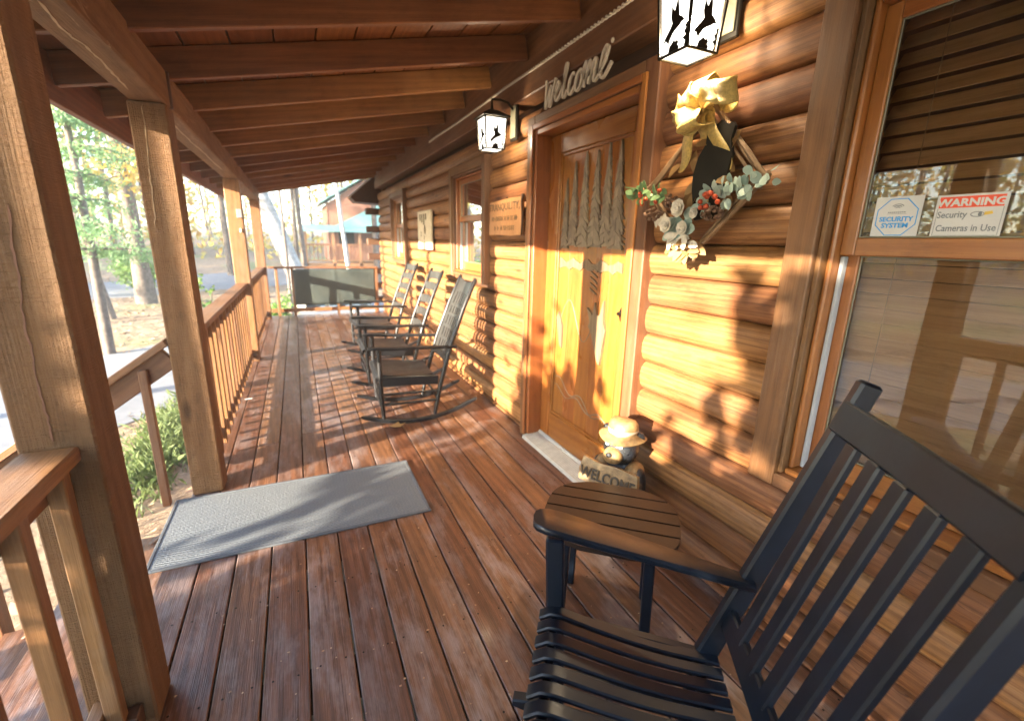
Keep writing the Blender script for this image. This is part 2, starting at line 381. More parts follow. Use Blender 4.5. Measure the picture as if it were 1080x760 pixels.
# debris on the deck
def flake(name, c, pts, mat, label, cat, curl=.01):
    v = [Vector((c[0]+p[0], c[1]+p[1], c[2]+curl*(abs(p[0])+abs(p[1]))/.03)) for p in pts]; n = len(v)
    w = [p+Vector((0, 0, .0015)) for p in v]
    bb = MB(); bb.add(v+w, [tuple(reversed(range(n))), tuple(range(n, 2*n))]+[(i, (i+1) % n, (i+1) % n+n, i+n) for i in range(n)])
    return tag(bb.build(name, mat), label, cat)
flake('fallen_leaf', (.60, 3.37, .004), [(-.06, 0), (-.02, .03), (.02, .055), (.03, .02), (.07, .01), (.03, -.02), (.02, -.05), (-.02, -.03)], 'tan_leaf', 'dry tan leaf lying on the deck under the rocker of the nearest slotted rocking chair', 'leaf')
flake('wood_chip', (-.50, 4.50, .004), [(-.03, -.01), (-.028, .012), (.03, .014), (.032, -.01)], 'white', 'small pale chip on the deck at the foot of the railing balusters', 'debris', .003)

# door mat
m0 = (-.62, 2.16); m1 = (.556, 2.80)
e = empty('door_mat', (0, 2.48, 0), 'long grey woven runner mat lying across the deck boards at the top of the steps', 'mat')
nx, ny = 40, 20; v = []; f = []
for j in range(ny+1):
    for i in range(nx+1):
        xx = -.70+1.233*i/nx; yy = 2.175+.60*j/ny
        v.append((xx, yy, .0085+.0012*math.sin(xx*9)*math.sin(yy*11)))
for j in range(ny):
    for i in range(nx): a = j*(nx+1)+i; f.append((a, a+1, a+nx+2, a+nx+1))
b = MB(); b.add(v, f); b.build('mat_weave', 'mat', e, 60)
b = MB()
for lo, hi, g in (((-.715, 2.160, .0005), (.548, 2.176, .011), 0), ((-.715, 2.774, .0005), (.548, 2.790, .011), 0), ((.532, 2.1765, .0005), (.548, 2.7735, .011), 1), ((-.715, 2.1765, .0005), (-.699, 2.7735, .011), 1)): b.box(lo, hi, g)
b.build('mat_border', 'mat_edge', e)

# ================================================================ POSTS
def post(x, y, label, block=True, top=2.008, w=.15, mt='post'):
    e = empty('porch_post', (x, y, 0), label, 'post', 'rough sawn posts holding the porch beam')
    b = MB(); b.beam((x, y, .001), (x, y, top), w, w, up=(0, 1, 0), ch=.006); b.build('shaft', mt, e, 30)
    if block:
        b = MB(); b.beam((x+.012, y-.105, .032), (x+.012, y-.105, .10), .075, .055, up=(0, 1, 0), ch=.004); b.build('foot_block', 'dark_timber', e)
    return e
PX = -.567
PY = (-.95, 1.460, 2.895, 6.025, 9.18)
post(PX, PY[0], 'rough sawn square post at the near end of the porch behind the viewer')
post(PX, PY[1], 'large rough sawn square post filling the left foreground with a long split down its face')
post(PX, PY[2], 'square post beside the far corner of the grey mat, with a knot near its top', False)
p3 = post(PX, PY[3], 'sunlit square post carrying a small grey box, between the two balustrade runs', mt='rail')
post(PX, PY[4], 'sunlit square post at the far corner of the porch', mt='rail')
b = MB(); b.box((-.545, 5.915, 1.61), (-.495, 5.947, 1.70), 2, .004); b.build('sensor_box', 'grey_plastic', p3)
b = MB(); b.box((-.535, 5.925, 1.46), (-.515, 5.948, 1.50), 2, .004); b.build('hook_plate', 'alu', p3)
# long drying splits
def split(pts, mat, w, parent, nrm, name='drying_split'):
    rs_ = random.Random(int(abs(pts[0][1])*100)); P_ = []
    for p, q in zip(pts[:-1], pts[1:]):
        for k in range(5): P_.append(Vector(p).lerp(Vector(q), k/5))
    P_.append(Vector(pts[-1])); n = len(P_); A = []; B_ = []
    for i, p in enumerate(P_):
        d = (P_[min(i+1, n-1)]-P_[max(0, i-1)]).normalized(); sd_ = d.cross(Vector(nrm)).normalized(); ww = w*rs_.uniform(.35, 1)*(0.15 if i in (0, n-1) else 1); j = sd_*rs_.uniform(-.003, .003)
        A.append(p+sd_*ww+j); B_.append(p-sd_*ww+j)
    up2 = Vector(nrm)*.0015; b = MB(); v = []
    for p, q in zip(A, B_): v += [p+up2, q+up2, q-up2, p-up2]
    f = []
    for i in range(n-1): o = 4*i; f += [(o+k, o+(k+1) % 4, o+4+(k+1) % 4, o+4+k) for k in range(4)]
    b.add(v, f); b.build(name, mat, parent)
P1_, P2_ = bpy.data.objects['porch_post.001'], bpy.data.objects['porch_post.002']
M['split_red'] = plain('split_wood', (.20, .085, .045), .7); M['split_pale'] = plain('pale_split', (.42, .28, .16), .7)
split([(-.551, 1.3848, 1.476), (-.558, 1.3848, 1.387), (-.564, 1.3848, 1.305), (-.570, 1.3848, 1.22), (-.571, 1.3848, 1.154), (-.576, 1.3848, 1.064), (-.572, 1.3848, .992), (-.573, 1.3848, .93)], 'split_red', .0028, P1_, (0, -1, 0))
split([(-.583, 2.8198, 1.995), (-.587, 2.8198, 1.914), (-.590, 2.8198, 1.793), (-.598, 2.8198, 1.688), (-.601, 2.8198, 1.56), (-.609, 2.8198, 1.451)], 'split_pale', .0028, P2_, (0, -1, 0))

# ================================================================ PORCH ROOF
SL = .207
def rz(x): return 2.16+SL*(x+.44)            # rafter underside
roof = empty('porch_roof', (0.4, 4, 2.4), 'dark stained open rafter porch roof with a heavy front beam above the deck', 'porch roof')
def header(y0, y1):
    b = MB(); b.beam((PX+.003, y0, 2.094), (PX+.003, y1, 2.094), .142, .168, ch=.006, r=.55); b.build('beam', 'post', roof, 30)
for y0, y1 in ((-2.4, 1.46), (1.463, 2.93), (2.96, 6.04), (6.043, 9.3)): header(y0, y1)
split([(-.561, 1.80, 2.0098), (-.579, 1.96, 2.0098), (-.578, 2.056, 2.0098), (-.566, 2.13, 2.0098), (-.567, 2.256, 2.0098), (-.576, 2.43, 2.0098), (-.585, 2.65, 2.0098)], 'split_pale', .006, roof, (0, 0, -1))
split([(-.556, 3.3, 2.0098), (-.56, 3.66, 2.0098), (-.563, 3.855, 2.0098), (-.554, 4.147, 2.0098), (-.559, 4.603, 2.0098), (-.559, 5.3, 2.0098)], 'split_pale', .006, roof, (0, 0, -1))
b = MB(); b.box((-.652, 2.932, 2.012), (-.485, 2.958, 2.176), 2); b.build('beam_plate', 'dark_timber', roof)
k = -7
while True:
    y = 2.375+.6175*k
    if y > 9.45: break
    k += 1
    b = MB(); x0, x1 = -.925, 1.458
    up = Vector((-SL, 0, 1)).normalized(); h = .14
    b.beam(Vector((x0, y, rz(x0)))+up*h/2, Vector((x1, y, rz(x1)))+up*h/2, .04, h, up=up, ch=.004); b.build('rafter', 'rafter', roof, 30)
up = Vector((-SL, 0, 1)).normalized()
for y in (9.40,):
    b = MB(); b.beam(Vector((-.95, y, rz(-.95)-.01))+up*.08, Vector((1.458, y, rz(1.458)-.01))+up*.08, .045, .17, up=up); b.build('rafter', 'rafter', roof, 30)
b = MB(); x = -.98
dx = .2
while x < 1.62:
    p = Vector((x+.098, 0, rz(x+.098)))+up*(.142+.011)
    b.beam((p.x, -2.45, p.z), (p.x, 9.5, p.z), .196, .02, up=up, ch=.002); x += dx
b.build('roof_boards', 'roofboard', roof)
b = MB(); p = Vector((-.955, 0, 2.085)); b.box((-.968, -2.45, 1.985), (-.929, 9.46, 2.195), 1, .004); b.build('fascia', 'rafter', roof, 30)
b = MB(); v = []
for yy in (-2.5, 9.55):
    q0 = Vector((-1.03, yy, rz(-1.03)))+up*.168; q1 = Vector((4.2, yy, rz(4.2)+.3))+up*.168
    v += [q0, q1, q1+Vector((0, 0, .03)), q0+Vector((0, 0, .03))]
b.add(v, [(0, 1, 2, 3), (7, 6, 5, 4), (0, 4, 5, 1), (1, 5, 6, 2), (2, 6, 7, 3), (3, 7, 4, 0)]); b.build('metal_roofing', 'grey_plastic', roof)

# ================================================================ RAILINGS
def balustrade(y0, y1, label, dia=.17):
    e = empty('porch_railing', (PX, (y0+y1)/2, 0), label, 'railing', 'stained timber railings along the deck edge')
    b = MB(); b.box((-.636, y0, .872), (-.526, y1, .912), 1, .005); b.build('cap_rail', 'rail', e, 30)
    b = MB(); b.box((-.622, y0, .79), (-.584, y1, .8715), 1, .004); b.box((-.622, y0, .075), (-.584, y1, .15), 1, .004); b.build('side_rail', 'rail', e, 30)
    n = int((y1-y0-.1)/dia); s = (y1-y0)/(n+1)
    for i in range(n):
        y = y0+s*(i+1) if y0 > 0 else 1.345-.205*i; b = MB(); b.beam((-.5645, y, .022+random.uniform(-.004, .004)), (-.5645+random.uniform(-.002, .002), y, .8705), .038, .038, up=(0, 1, 0), ch=.003); b.build('baluster', 'rail', e, 30)
    return e
balustrade(-.874, 1.384, 'stained timber railing running toward the viewer from the large front post', .20)
balustrade(2.971, 5.949, 'stained timber railing with close sunlit balusters beyond the square post by the mat')
balustrade(6.101, 9.104, 'furthest run of sunlit timber railing along the left deck edge')
# end railing with screen cloth
e = empty('end_railing', (.45, 9.40, 0), 'timber railing closing the far end of the porch with dark screen cloth tied to it', 'railing')
b = MB(); b.box((-.49, 9.35, .868), (1.42, 9.45, .905), 0, .005); b.build('cap_rail', 'rail', e, 30)
b = MB(); b.box((-.49, 9.385, .07), (1.42, 9.42, .14), 0, .004); b.build('bottom_rail', 'rail', e, 30)
for x in (-.36, -.10, .66, 1.38):
    b = MB(); b.beam((x, 9.403, .001), (x, 9.403, .867), .045 if x < 1 else .08, .045, up=(0, 1, 0)); b.build('baluster', 'rail', e, 30)
v = []; f = []; nx, ny = 50, 12
for j in range(ny+1):
    for i in range(nx+1):
        xx = -.085+1.45*i/nx; zz = .20+.655*j/ny
        v.append((xx, 9.374+.006*math.sin(xx*8+zz*5)-.006*math.exp(-((xx-.62-.1*(.8-zz))/.02)**2), zz))
for j in range(ny):
    for i in range(nx): a = j*(nx+1)+i; f.append((a, a+1, a+nx+2, a+nx+1))
b = MB(); b.add(v, f)
sc = b.build('screen_cloth', 'mesh', e, 60); sm = sc.modifiers.new('thick', 'SOLIDIFY'); sm.thickness = .002
b = MB()
for x0, x1 in ((.08, .42), (.50, .86), (.88, 1.28)):
    b.box((x0, 9.424, .12), (x1, 9.434, .32), 0)
b.build('folded_tarp', 'blue_cloth', e)

# steps and the stair rail
e = empty('porch_steps', (-1.0, 2.15, -.75), 'timber steps going down from the deck between the two front posts', 'steps')
for k in range(3):
    b = MB(); b.box((-.665-.285*(k+1), 1.56, -.19*(k+1)-.04), (-.668-.285*k, 2.80, -.19*(k+1)), 1); b.build('tread', 'deck', e, 30)
for y in (1.60, 2.74):
    b = MB(); b.beam((-.67, y, -.19), (-1.58, y, -.79), .04, .2); b.build('stringer', 'dark_timber', e)
e = empty('stair_railing', (-1.0, 2.86, 0), 'sloping orange stained handrail leaving the post by the mat, with a single baluster', 'railing')
b = MB(); p0 = Vector((-.648, 2.865, .882)); p1 = Vector((-1.62, 2.865, .192)); b.beam(p0, p1, .10, .036, ch=.004); b.build('handrail', 'rail', e, 30)
b = MB(); b.beam(p0+Vector((0, -.0, -.083)), p1+Vector((0, 0, -.083)), .036, .115, ch=.004); b.build('side_rail', 'rail', e, 30)
b = MB(); b.beam((-.765, 2.826, -.03), (-.765, 2.826, .745), .038, .038, up=(0, 1, 0)); b.build('baluster', 'rail', e, 30)
b = MB(); b.beam((-1.58, 2.865, -.74), (-1.58, 2.865, .16), .09, .09, up=(0, 1, 0)); b.build('newel', 'rail', e, 30)

# ================================================================ CABIN
cabin = empty('log_cabin', (1.55, 4, 0), 'honey brown half log cabin wall with varnished door and three windows', 'cabin')
OPEN = [(-.16, .955, .64, 2.125), (1.775, 2.87, -1, 2.145), (3.76, 4.65, 1.10, 2.045), (6.95, 7.90, 1.10, 2.07)]
b = MB(); XV, XB = 1.548, 1.494
rl = random.Random(5)
for k in range(-1, 17):
    z0 = .026+.14*k; z1 = z0+.14
    if z1 > 2.34: break
    if k == -1: z0 = 0.002
    segs = [(-2.4, 9.42)]
    for (a0, a1, c0, c1) in OPEN:
        if z1 > c0+.01 and z0 < c1-.01:
            ns = []
            for s0, s1 in segs:
                if a1 <= s0 or a0 >= s1: ns.append((s0, s1)); continue
                if a0 > s0: ns.append((s0, a0))
                if a1 < s1: ns.append((a1, s1))
            segs = ns
    # butt joints
    ns = []
    for s0, s1 in segs:
        while s1-s0 > 4.5: t = s0+rl.uniform(2.4, 4); ns.append((s0, t-.001)); s0 = t
        ns.append((s0, s1))
    for s0, s1 in ns:
        ro = Vector((rl.uniform(0, 50), rl.uniform(0, 50), rl.uniform(0, 50))); rings = []; gr = []
        cnt = max(2, int((s1-s0)/.12)); ph = rl.uniform(0, 6); bul = rl.uniform(-.004, .004)
        for i in range(cnt+1):
            y = s0+(s1-s0)*i/cnt; wv = .0022*math.sin(y*2.1+ph)+.0012*math.sin(y*7+ph*2)
            P_ = []; G_ = []
            n = 11
            for j in range(n):
                t = j/(n-1); a = (t-.5)*PI
                z = (z0+z1)/2+(z1-z0)*.5*math.sin(a)*.99
                xx = XV-(XV-XB+bul)*math.cos(a)**.62-wv if 0 < j < n-1 else XV-.001
                P_.append((xx, y, z)); G_.append(ro+Vector((y, z-z0, t*.19)))
            P_ += [(XV+.05, y, z1-.001), (XV+.05, y, z0+.001)]; G_ += [ro+Vector((y, .2, .2)), ro+Vector((y, .25, .2))]
            if i in (0, cnt): P_ = [(p[0] if abs(p[0]-XV) > .03 and p[0] > XV else p[0]+.003, p[1], p[2]) for p in P_]
            rings.append(P_); gr.append(G_)
        b.loft(rings, True, gr, r=rl.random())
b.build('log_wall', 'log', cabin, 50)
b = MB(); b.box((1.66, -2.4, -.1), (1.70, 9.42, 2.9), 1); b.build('inner_wall', 'dark_timber', cabin)
# plate boards under the rafters
b = MB(); b.box((1.447, -2.4, 2.335), (1.60, 9.42, 2.468), 1, .006); b.build('plate_board', 'casing', cabin, 30)
b = MB(); b.box((1.462, -2.4, 2.470), (1.60, 9.42, 2.75), 1, .006); b.build('plate_board', 'casing', cabin, 30)
# corner log ends and the dark eave beyond
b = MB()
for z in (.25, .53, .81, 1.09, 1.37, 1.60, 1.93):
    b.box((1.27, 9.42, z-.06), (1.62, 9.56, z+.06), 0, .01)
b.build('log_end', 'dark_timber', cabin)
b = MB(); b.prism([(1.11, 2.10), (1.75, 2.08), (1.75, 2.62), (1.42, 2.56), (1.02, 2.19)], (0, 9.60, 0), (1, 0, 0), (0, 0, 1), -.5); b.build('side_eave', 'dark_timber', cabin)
b = MB(); b.beam((.985, 9.575, 2.165), (1.44, 9.575, 2.57), .03, .03); b.build('eave_flashing', 'alu', cabin)
b = MB(); b.box((1.60, 9.44, -.7), (4.6, 9.58, 2.6), 0); b.build('end_wall', 'log', cabin)

def window(y0, y1, z0, z1, zm, tw=.095, bottom_trim=.05, label=None):
    """y0..y1, z0..z1 = inside edge of the flat trim"""
    w = bpy.data.objects.new('window', None); C.objects.link(w); w.location = (1.5, (y0+y1)/2, z0); adopt(w, cabin)
    w.matrix_parent_inverse = Matrix.Translation(cabin.location).inverted()
    if label: w['label'] = label
    X0, X1 = 1.445, 1.56
    b = MB()
    b.box((X0, y1, z0-bottom_trim), (X1, y1+tw, z1+tw), 2, .004); b.box((X0, y0-tw, z0-bottom_trim), (X1, y0, z1+tw), 2, .004)
    b.box((X0+.002, y0+.001, z1), (X1, y1-.001, z1+tw), 1, .004); b.box((X0+.002, y0+.001, z0-bottom_trim), (X1, y1-.001, z0-.002), 1, .004)
    b.build('trim', 'casing', w, 30)
    b = MB()   # dark reveal
    b.box((X0+.02, y1-.016, z0), (1.60, y1-.001, z1-.001), 2, .002); b.box((X0+.02, y0+.001, z0), (1.60, y0+.016, z1-.001), 2, .002)
    b.box((X0+.02, y0+.017, z1-.017), (1.60, y1-.017, z1-.001), 1, .002)
    b.build('reveal', 'casing', w, 30)
    a0, a1 = y0+.017, y1-.017; c1 = z1-.019
    b = MB()   # brick moulding in sash colour
    b.box((1.492, a1-.016, z0+.02), (1.60, a1, c1), 2, .005); b.box((1.492, a0, z0+.02), (1.60, a0+.016, c1), 2, .005); b.box((1.492, a0+.017, c1-.016), (1.60, a1-.017, c1), 1, .005)
    b.box((1.478, a0, z0-.001), (1.60, a1, z0+.019), 1, .004)
    b.build('frame', 'sash', w, 30)
    a0 += .017; a1 -= .017; c1 -= .017
    st = .040
    def sash(nm, X, lo, hi, botw, topw):
        b = MB()
        b.box((X, a1-st, lo), (X+.03, a1, hi), 2, .003); b.box((X, a0, lo), (X+.03, a0+st, hi), 2, .003)
        b.box((X+.001, a0+st, hi-topw), (X+.029, a1-st, hi), 1, .003); b.box((X+.001, a0+st, lo), (X+.029, a1-st, lo+botw), 1, .003)
        s = b.build(nm, 'sash', w, 30)
        g = MB(); g.box((X+.012, a0+st-.002, lo+botw-.002), (X+.016, a1-st+.002, hi-topw+.002), 1, .0005); g.build('pane', 'glass', s)
        q = MB(); t = .005; i0, i1, j0, j1 = a0+st, a1-st, lo+botw, hi-topw
        q.box((X+.0075, i1-t, j0), (X+.0115, i1, j1), 2, .001); q.box((X+.0075, i0, j0), (X+.0115, i0+t, j1), 2, .001)
        q.box((X+.0075, i0+t, j1-t), (X+.0115, i1-t, j1), 1, .001); q.box((X+.0075, i0+t, j0), (X+.0115, i1-t, j0+t), 1, .001)
        q.build('glazing_bead', 'brass', s)
        return s
    sash('sash', 1.522, zm-.027, c1, .052, .042)
    sash('sash', 1.556, z0+.021, zm+.018, .075, .045)
    for q0, q1 in ((a1-.012, a1-.0005), (a0+.0005, a0+.012)):
        b = MB(); b.box((1.530, q0, z0+.022), (1.553, q1, zm-.03), 2, .002); b.build('jamb_liner', 'liner', w)
    b = MB(); z = c1-.03
    while z > z0+.05:
        ro = random.random()
        b.beam((1.618, a0+.006, z), (1.618, a1-.006, z), .05, .0028, up=(-.82, 0, .57), ch=.0008, r=.35+.3*ro); z -= .045
    b.build('blind', 'blind', w, 30)
    b = MB()
    for y in (a0+.12, a1-.12): b.tube([(1.593, y, z0+.04), (1.593, y, c1)], .0012, 5)
    b.build('blind_cord', 'twig', w)
    return w
window(-.13, .925, .665, 2.10, 1.43, label='large near window with two stickers on its upper pane')
window(3.78, 4.62, 1.12, 2.03, 1.63, tw=.075, bottom_trim=.06)
window(6.98, 7.87, 1.12, 2.05, 1.63, tw=.075, bottom_trim=.06)

# ---- door
D = bpy.data.objects.new('door', None); C.objects.link(D); D.location = (1.56, 2.3, 0); D.parent = cabin; D.matrix_parent_inverse = Matrix.Translation(cabin.location).inverted()
dy0, dy1, dz1 = 1.80, 2.845, 2.115
b = MB()
b.box((1.45, dy1, .002), (1.56, dy1+.095, dz1+.085), 2, .005); b.box((1.45, dy0-.095, .002), (1.56, dy0, dz1+.085), 2, .005); b.box((1.452, dy0+.001, dz1), (1.56, dy1-.001, dz1+.085), 1, .005)
b.build('casing', 'casing', D, 30)
b = MB(); 
b.box((1.436, dy1-.002, .03), (1.4495, dy1+.03, dz1+.03), 2, .004); b.box((1.436, dy0-.03, .03), (1.4495, dy0+.002, dz1+.03), 2, .004); b.box((1.4365, dy0+.003, dz1-.002), (1.4490, dy1-.003, dz1+.03), 1, .004)
b.build('moulding', 'sash', D, 30)
b = MB()
b.box((1.453, dy1-.035, .04), (1.62, dy1-.003, dz1-.003), 2, .004); b.box((1.453, dy0+.003, .04), (1.62, dy0+.035, dz1-.003), 2, .004); b.box((1.453, dy0+.036, dz1-.035), (1.62, dy1-.036, dz1-.003), 1, .004)
b.build('jamb', 'sash', D, 30)
s0, s1, st_ = dy0+.04, dy1-.04, dz1-.04; SX = 1.552
b = MB()
b.box((SX, s1-.125, .062), (SX+.045, s1, st_), 2, .006); b.box((SX, s0, .062), (SX+.045, s0+.125, st_), 2, .006)
b.box((SX+.0008, s0+.125, st_-.115), (SX+.044, s1-.125, st_), 1, .006); b.box((SX+.0008, s0+.125, .062), (SX+.044, s1-.125, .25), 1, .006)
slab = b.build('door_slab', 'door', D, 30)
p0_, p1_ = s0+.125, s1-.125
b = MB(); n = 5
for i in range(n):
    a0 = p0_+(p1_-p0_)*i/n; a1 = p0_+(p1_-p0_)*(i+1)/n; b.box((SX+.020, a0+.0003, .25), (SX+.035, a1-.0003, st_-.115), 2, .0015)
b.build('door_panel', 'door', D, 30)
b = MB()
for y in (p0_+.0, p1_-.02): b.box((SX+.008, y, .25), (SX+.02, y+.02, st_-.115), 2, .006)
b.box((SX+.008, p0_+.02, .25), (SX+.02, p1_-.02, .268), 1, .006); b.box((SX+.008, p0_+.02, st_-.133), (SX+.02, p1_-.02, st_-.115), 1, .006)
b.build('panel_bead', 'door', D, 30)
# carved relief: pines, ground line, diving eagle, stream
rc = random.Random(3)
def relief(b, pts, y, z, d=.012): b.prism([(-(p[0]), p[1]) for p in pts][::-1], (SX+.0195, y, z), WX, WY, d)
def pine_out(h, w):
    def side(sg):
        o = []; t = 0.0
        while t < .97:
            ww = w*(1-t)**.9+.002; st = rc.uniform(.04, .085); o += [(sg*ww*rc.uniform(.8, 1.2), h*t-h*rc.uniform(0, .012)), (sg*ww*rc.uniform(.45, .7), h*min(.985, t+st*.75))]; t += st
        return o
    return side(-1)+[(0, h)]+side(1)[::-1]
b = MB(); W_ = p1_-p0_
for i, (u, hh, ww) in enumerate(((.07, .42, .052), (.21, .48, .066), (.38, .53, .075), (.56, .52, .078), (.72, .54, .066), (.87, .55, .078))):
    b = MB(); yc, zc = p1_-.035-u*(W_-.06), 1.40+rc.uniform(-.012, .012); relief(b, pine_out(hh, ww), yc, zc, .005+.002*(i % 2))
    t = 0
    while t < .9:
        w_ = ww*(1-t)**.95*.9+.004; st = .055+.02*rc.random(); L_ = hh*st*1.9
        for sg, k0 in ((-1, rc.uniform(.8, 1.1)), (1, rc.uniform(.8, 1.1))):
            z_ = zc+hh*t+rc.uniform(-.006, .006); tipx = sg*w_*k0
            pts = [(0, L_), (0, L_*.25), (tipx*.55, .004), (tipx, -.006), (tipx*.75, L_*.35), (tipx*.3, L_*.75)]
            if sg > 0: pts = pts[::-1]
            relief(b, [(p[0], p[1]) for p in pts], yc, z_, .009+.004*rc.random())
        t += st*.8
    b.build('carving', 'carving', slab, 20)
b = MB()
top = [(-W_/2+.03+(W_-.06)*i/16, .045+.016*math.sin(i*1.7)+.006*rc.random()) for i in range(17)]; bot = [(-W_/2+.03+(W_-.06)*i/16, .0+.012*math.sin(i*2.3)) for i in range(17)]
relief(b, bot+top[::-1], (p0_+p1_)/2, 1.27, .005)
b.build('carving', 'carving_dark', slab, 20)
b = MB()  # bird of prey
eag = [(-.035, -.19), (-.01, -.17), (.03, -.09), (.06, -.02), (.10, .02), (.085, .05), (.12, .13), (.06, .09), (.045, .17), (.02, .10), (-.01, .10), (-.04, .19), (-.045, .08), (-.07, .02), (-.055, -.08)]
relief(b, eag, 2.17, .92, .014); b.build('carving', 'carving_dark', slab, 20); b = MB()
relief(b, [(-.03, -.12), (.0, -.10), (.03, .0), (.05, .08), (.02, .12), (-.01, .06), (-.03, .03)], 2.60, .86, .010); b.build('carving', 'carving_dark', slab, 20)
for i in range(5): b = MB(); relief(b, [(-.02, 0), (.045, .028), (.048, .038), (-.02, .010)], 2.24, 1.13+i*.033, .006); b.build('carving', 'carving_dark', slab, 20)
b = MB()
for zz, ph, a in ((.52, 0, .03), (.45, 1, .025)):
    b = MB(); b.tube([(SX+.019, p1_-.03-(W_-.06)*i/20, zz-.16*i/20*(1 if zz > .5 else .4)+a*math.sin(i*.8+ph)) for i in range(21)], .0035, 5); b.build('carving', 'carving', slab, 40)
b = MB()
for zz in (.95,): b.tube([(SX+.019, 2.60-.02*i, zz+.12*math.sin(i*.35)) for i in range(18)], .003, 5)
b.build('carving', 'carving', slab, 40)
b = MB(); b.tube([(SX-.002, s0+.10, 1.06), (SX-.035, s0+.10, 1.065), (SX-.045, s0+.085, 1.07), (SX-.045, s0+.05, 1.075)], .009, 8); b.ell((SX-.006, s0+.10, 1.06), (.012, .025, .04))
b.build('handle', 'iron', slab, 40)
b = MB(); b.prism([(1.425, .002), (1.60, .002), (1.60, .060), (1.553, .060), (1.54, .045), (1.432, .024)], (0, dy1-.001, 0), (1, 0, 0), (0, 0, 1), dy1-dy0-.002)
for i in range(7): b.box((1.445+i*.0135, dy0+.01, .026+.0025*i), (1.449+i*.0135, dy1-.01, .0305+.0025*i), 1, .001)
b.build('threshold', 'alu', D)

# ================================================================ THINGS ON THE WALL
# welcome lettering: one-stroke script cut from strip
def spline(pts, n=6):
    P_ = [Vector((p[0], p[1], 0)) for p in pts]; P_ = [P_[0]]+P_+[P_[-1]]; out = []
    for i in range(1, len(P_)-2):
        for k in range(n):
            t = k/n; a, b_, c, d = P_[i-1], P_[i], P_[i+1], P_[i+2]
            out.append(.5*((2*b_)+(-a+c)*t+(2*a-5*b_+4*c-d)*t*t+(-a+3*b_-3*c+d)*t**3))
    out.append(P_[-2]); return out
def ribbon(b, pts, org, ax, ay, wid, dep):
    P_ = spline(pts); ax = Vector(ax); ay = Vector(ay); nn = ax.cross(ay); rings = []
    for i, p in enumerate(P_):
        d = (P_[min(i+1, len(P_)-1)]-P_[max(0, i-1)]).normalized(); nrm = Vector((-d.y, d.x, 0)); w = wid*(1.15-.35*abs(d.x))
        q = [p+nrm*w, p-nrm*w]
        A = [Vector(org)+ax*s.x+ay*s.y for s in q]; rings.append([A[0], A[1], A[1]+nn*dep, A[0]+nn*dep])
    b.loft(rings)
strokes = [
 [(0, 1.15), (.10, .9), (.16, .05), (.24, .1), (.46, .85), (.47, .1), (.55, .05), (.78, 1.05)],
 [(.80, .35), (1.0, .5), (1.12, .68), (1.04, .82), (.92, .68), (.90, .3), (1.0, .08), (1.2, .2), (1.42, .6), (1.56, 1.15), (1.55, 1.35), (1.47, 1.2), (1.45, .5), (1.50, .1), (1.62, .08), (1.75, .3)],
 [(2.18, .72), (2.10, .82), (1.92, .7), (1.84, .4), (1.92, .1), (2.08, .08), (2.26, .3)],
 [(2.55, .8), (2.38, .68), (2.30, .38), (2.40, .08), (2.58, .1), (2.70, .4), (2.66, .72), (2.55, .8)],
 [(2.68, .6), (2.90, .95), (2.88, .05)], [(2.88, .3), (3.08, .85), (3.20, .8), (3.16, .08)], [(3.17, .35), (3.38, .85), (3.50, .78), (3.46, .2), (3.58, .08), (3.75, .25)],
 [(3.75, .3), (3.98, .55), (4.10, .95), (4.0, 1.1), (3.85, .9), (3.80, .45), (3.90, .1), (4.1, .08), (4.4, .45)]]
b = MB(); sc_ = .66/4.4; sy = .125
for s in strokes: ribbon(b, [(p[0]*sc_+p[1]*.02, p[1]*sy) for p in s], (1.437, 2.695, 2.200), WX, WY, .0078, .012)
b.ell((1.430, 2.695-.665, 2.345), (.006, .012, .012))
tag(b.build('welcome_lettering', 'letter'), 'pale cursive cut-out word Welcome standing on top of the door casing', 'lettering')
# twisted cord along the plate board
b = MB(); n = 620
for ph in (0, PI):
    b.tube([(1.443+.005*math.sin(i*.62+ph), 1.55+i*.0062, 2.475+.006*math.cos(i*.62+ph)-.008*abs(math.sin(i*.0035*PI))) for i in range(n)], .0048, 5)
tag(b.build('twisted_cord', 'letter', smooth=60), 'twisted pale cord strung along the board above the door and lantern', 'cord')

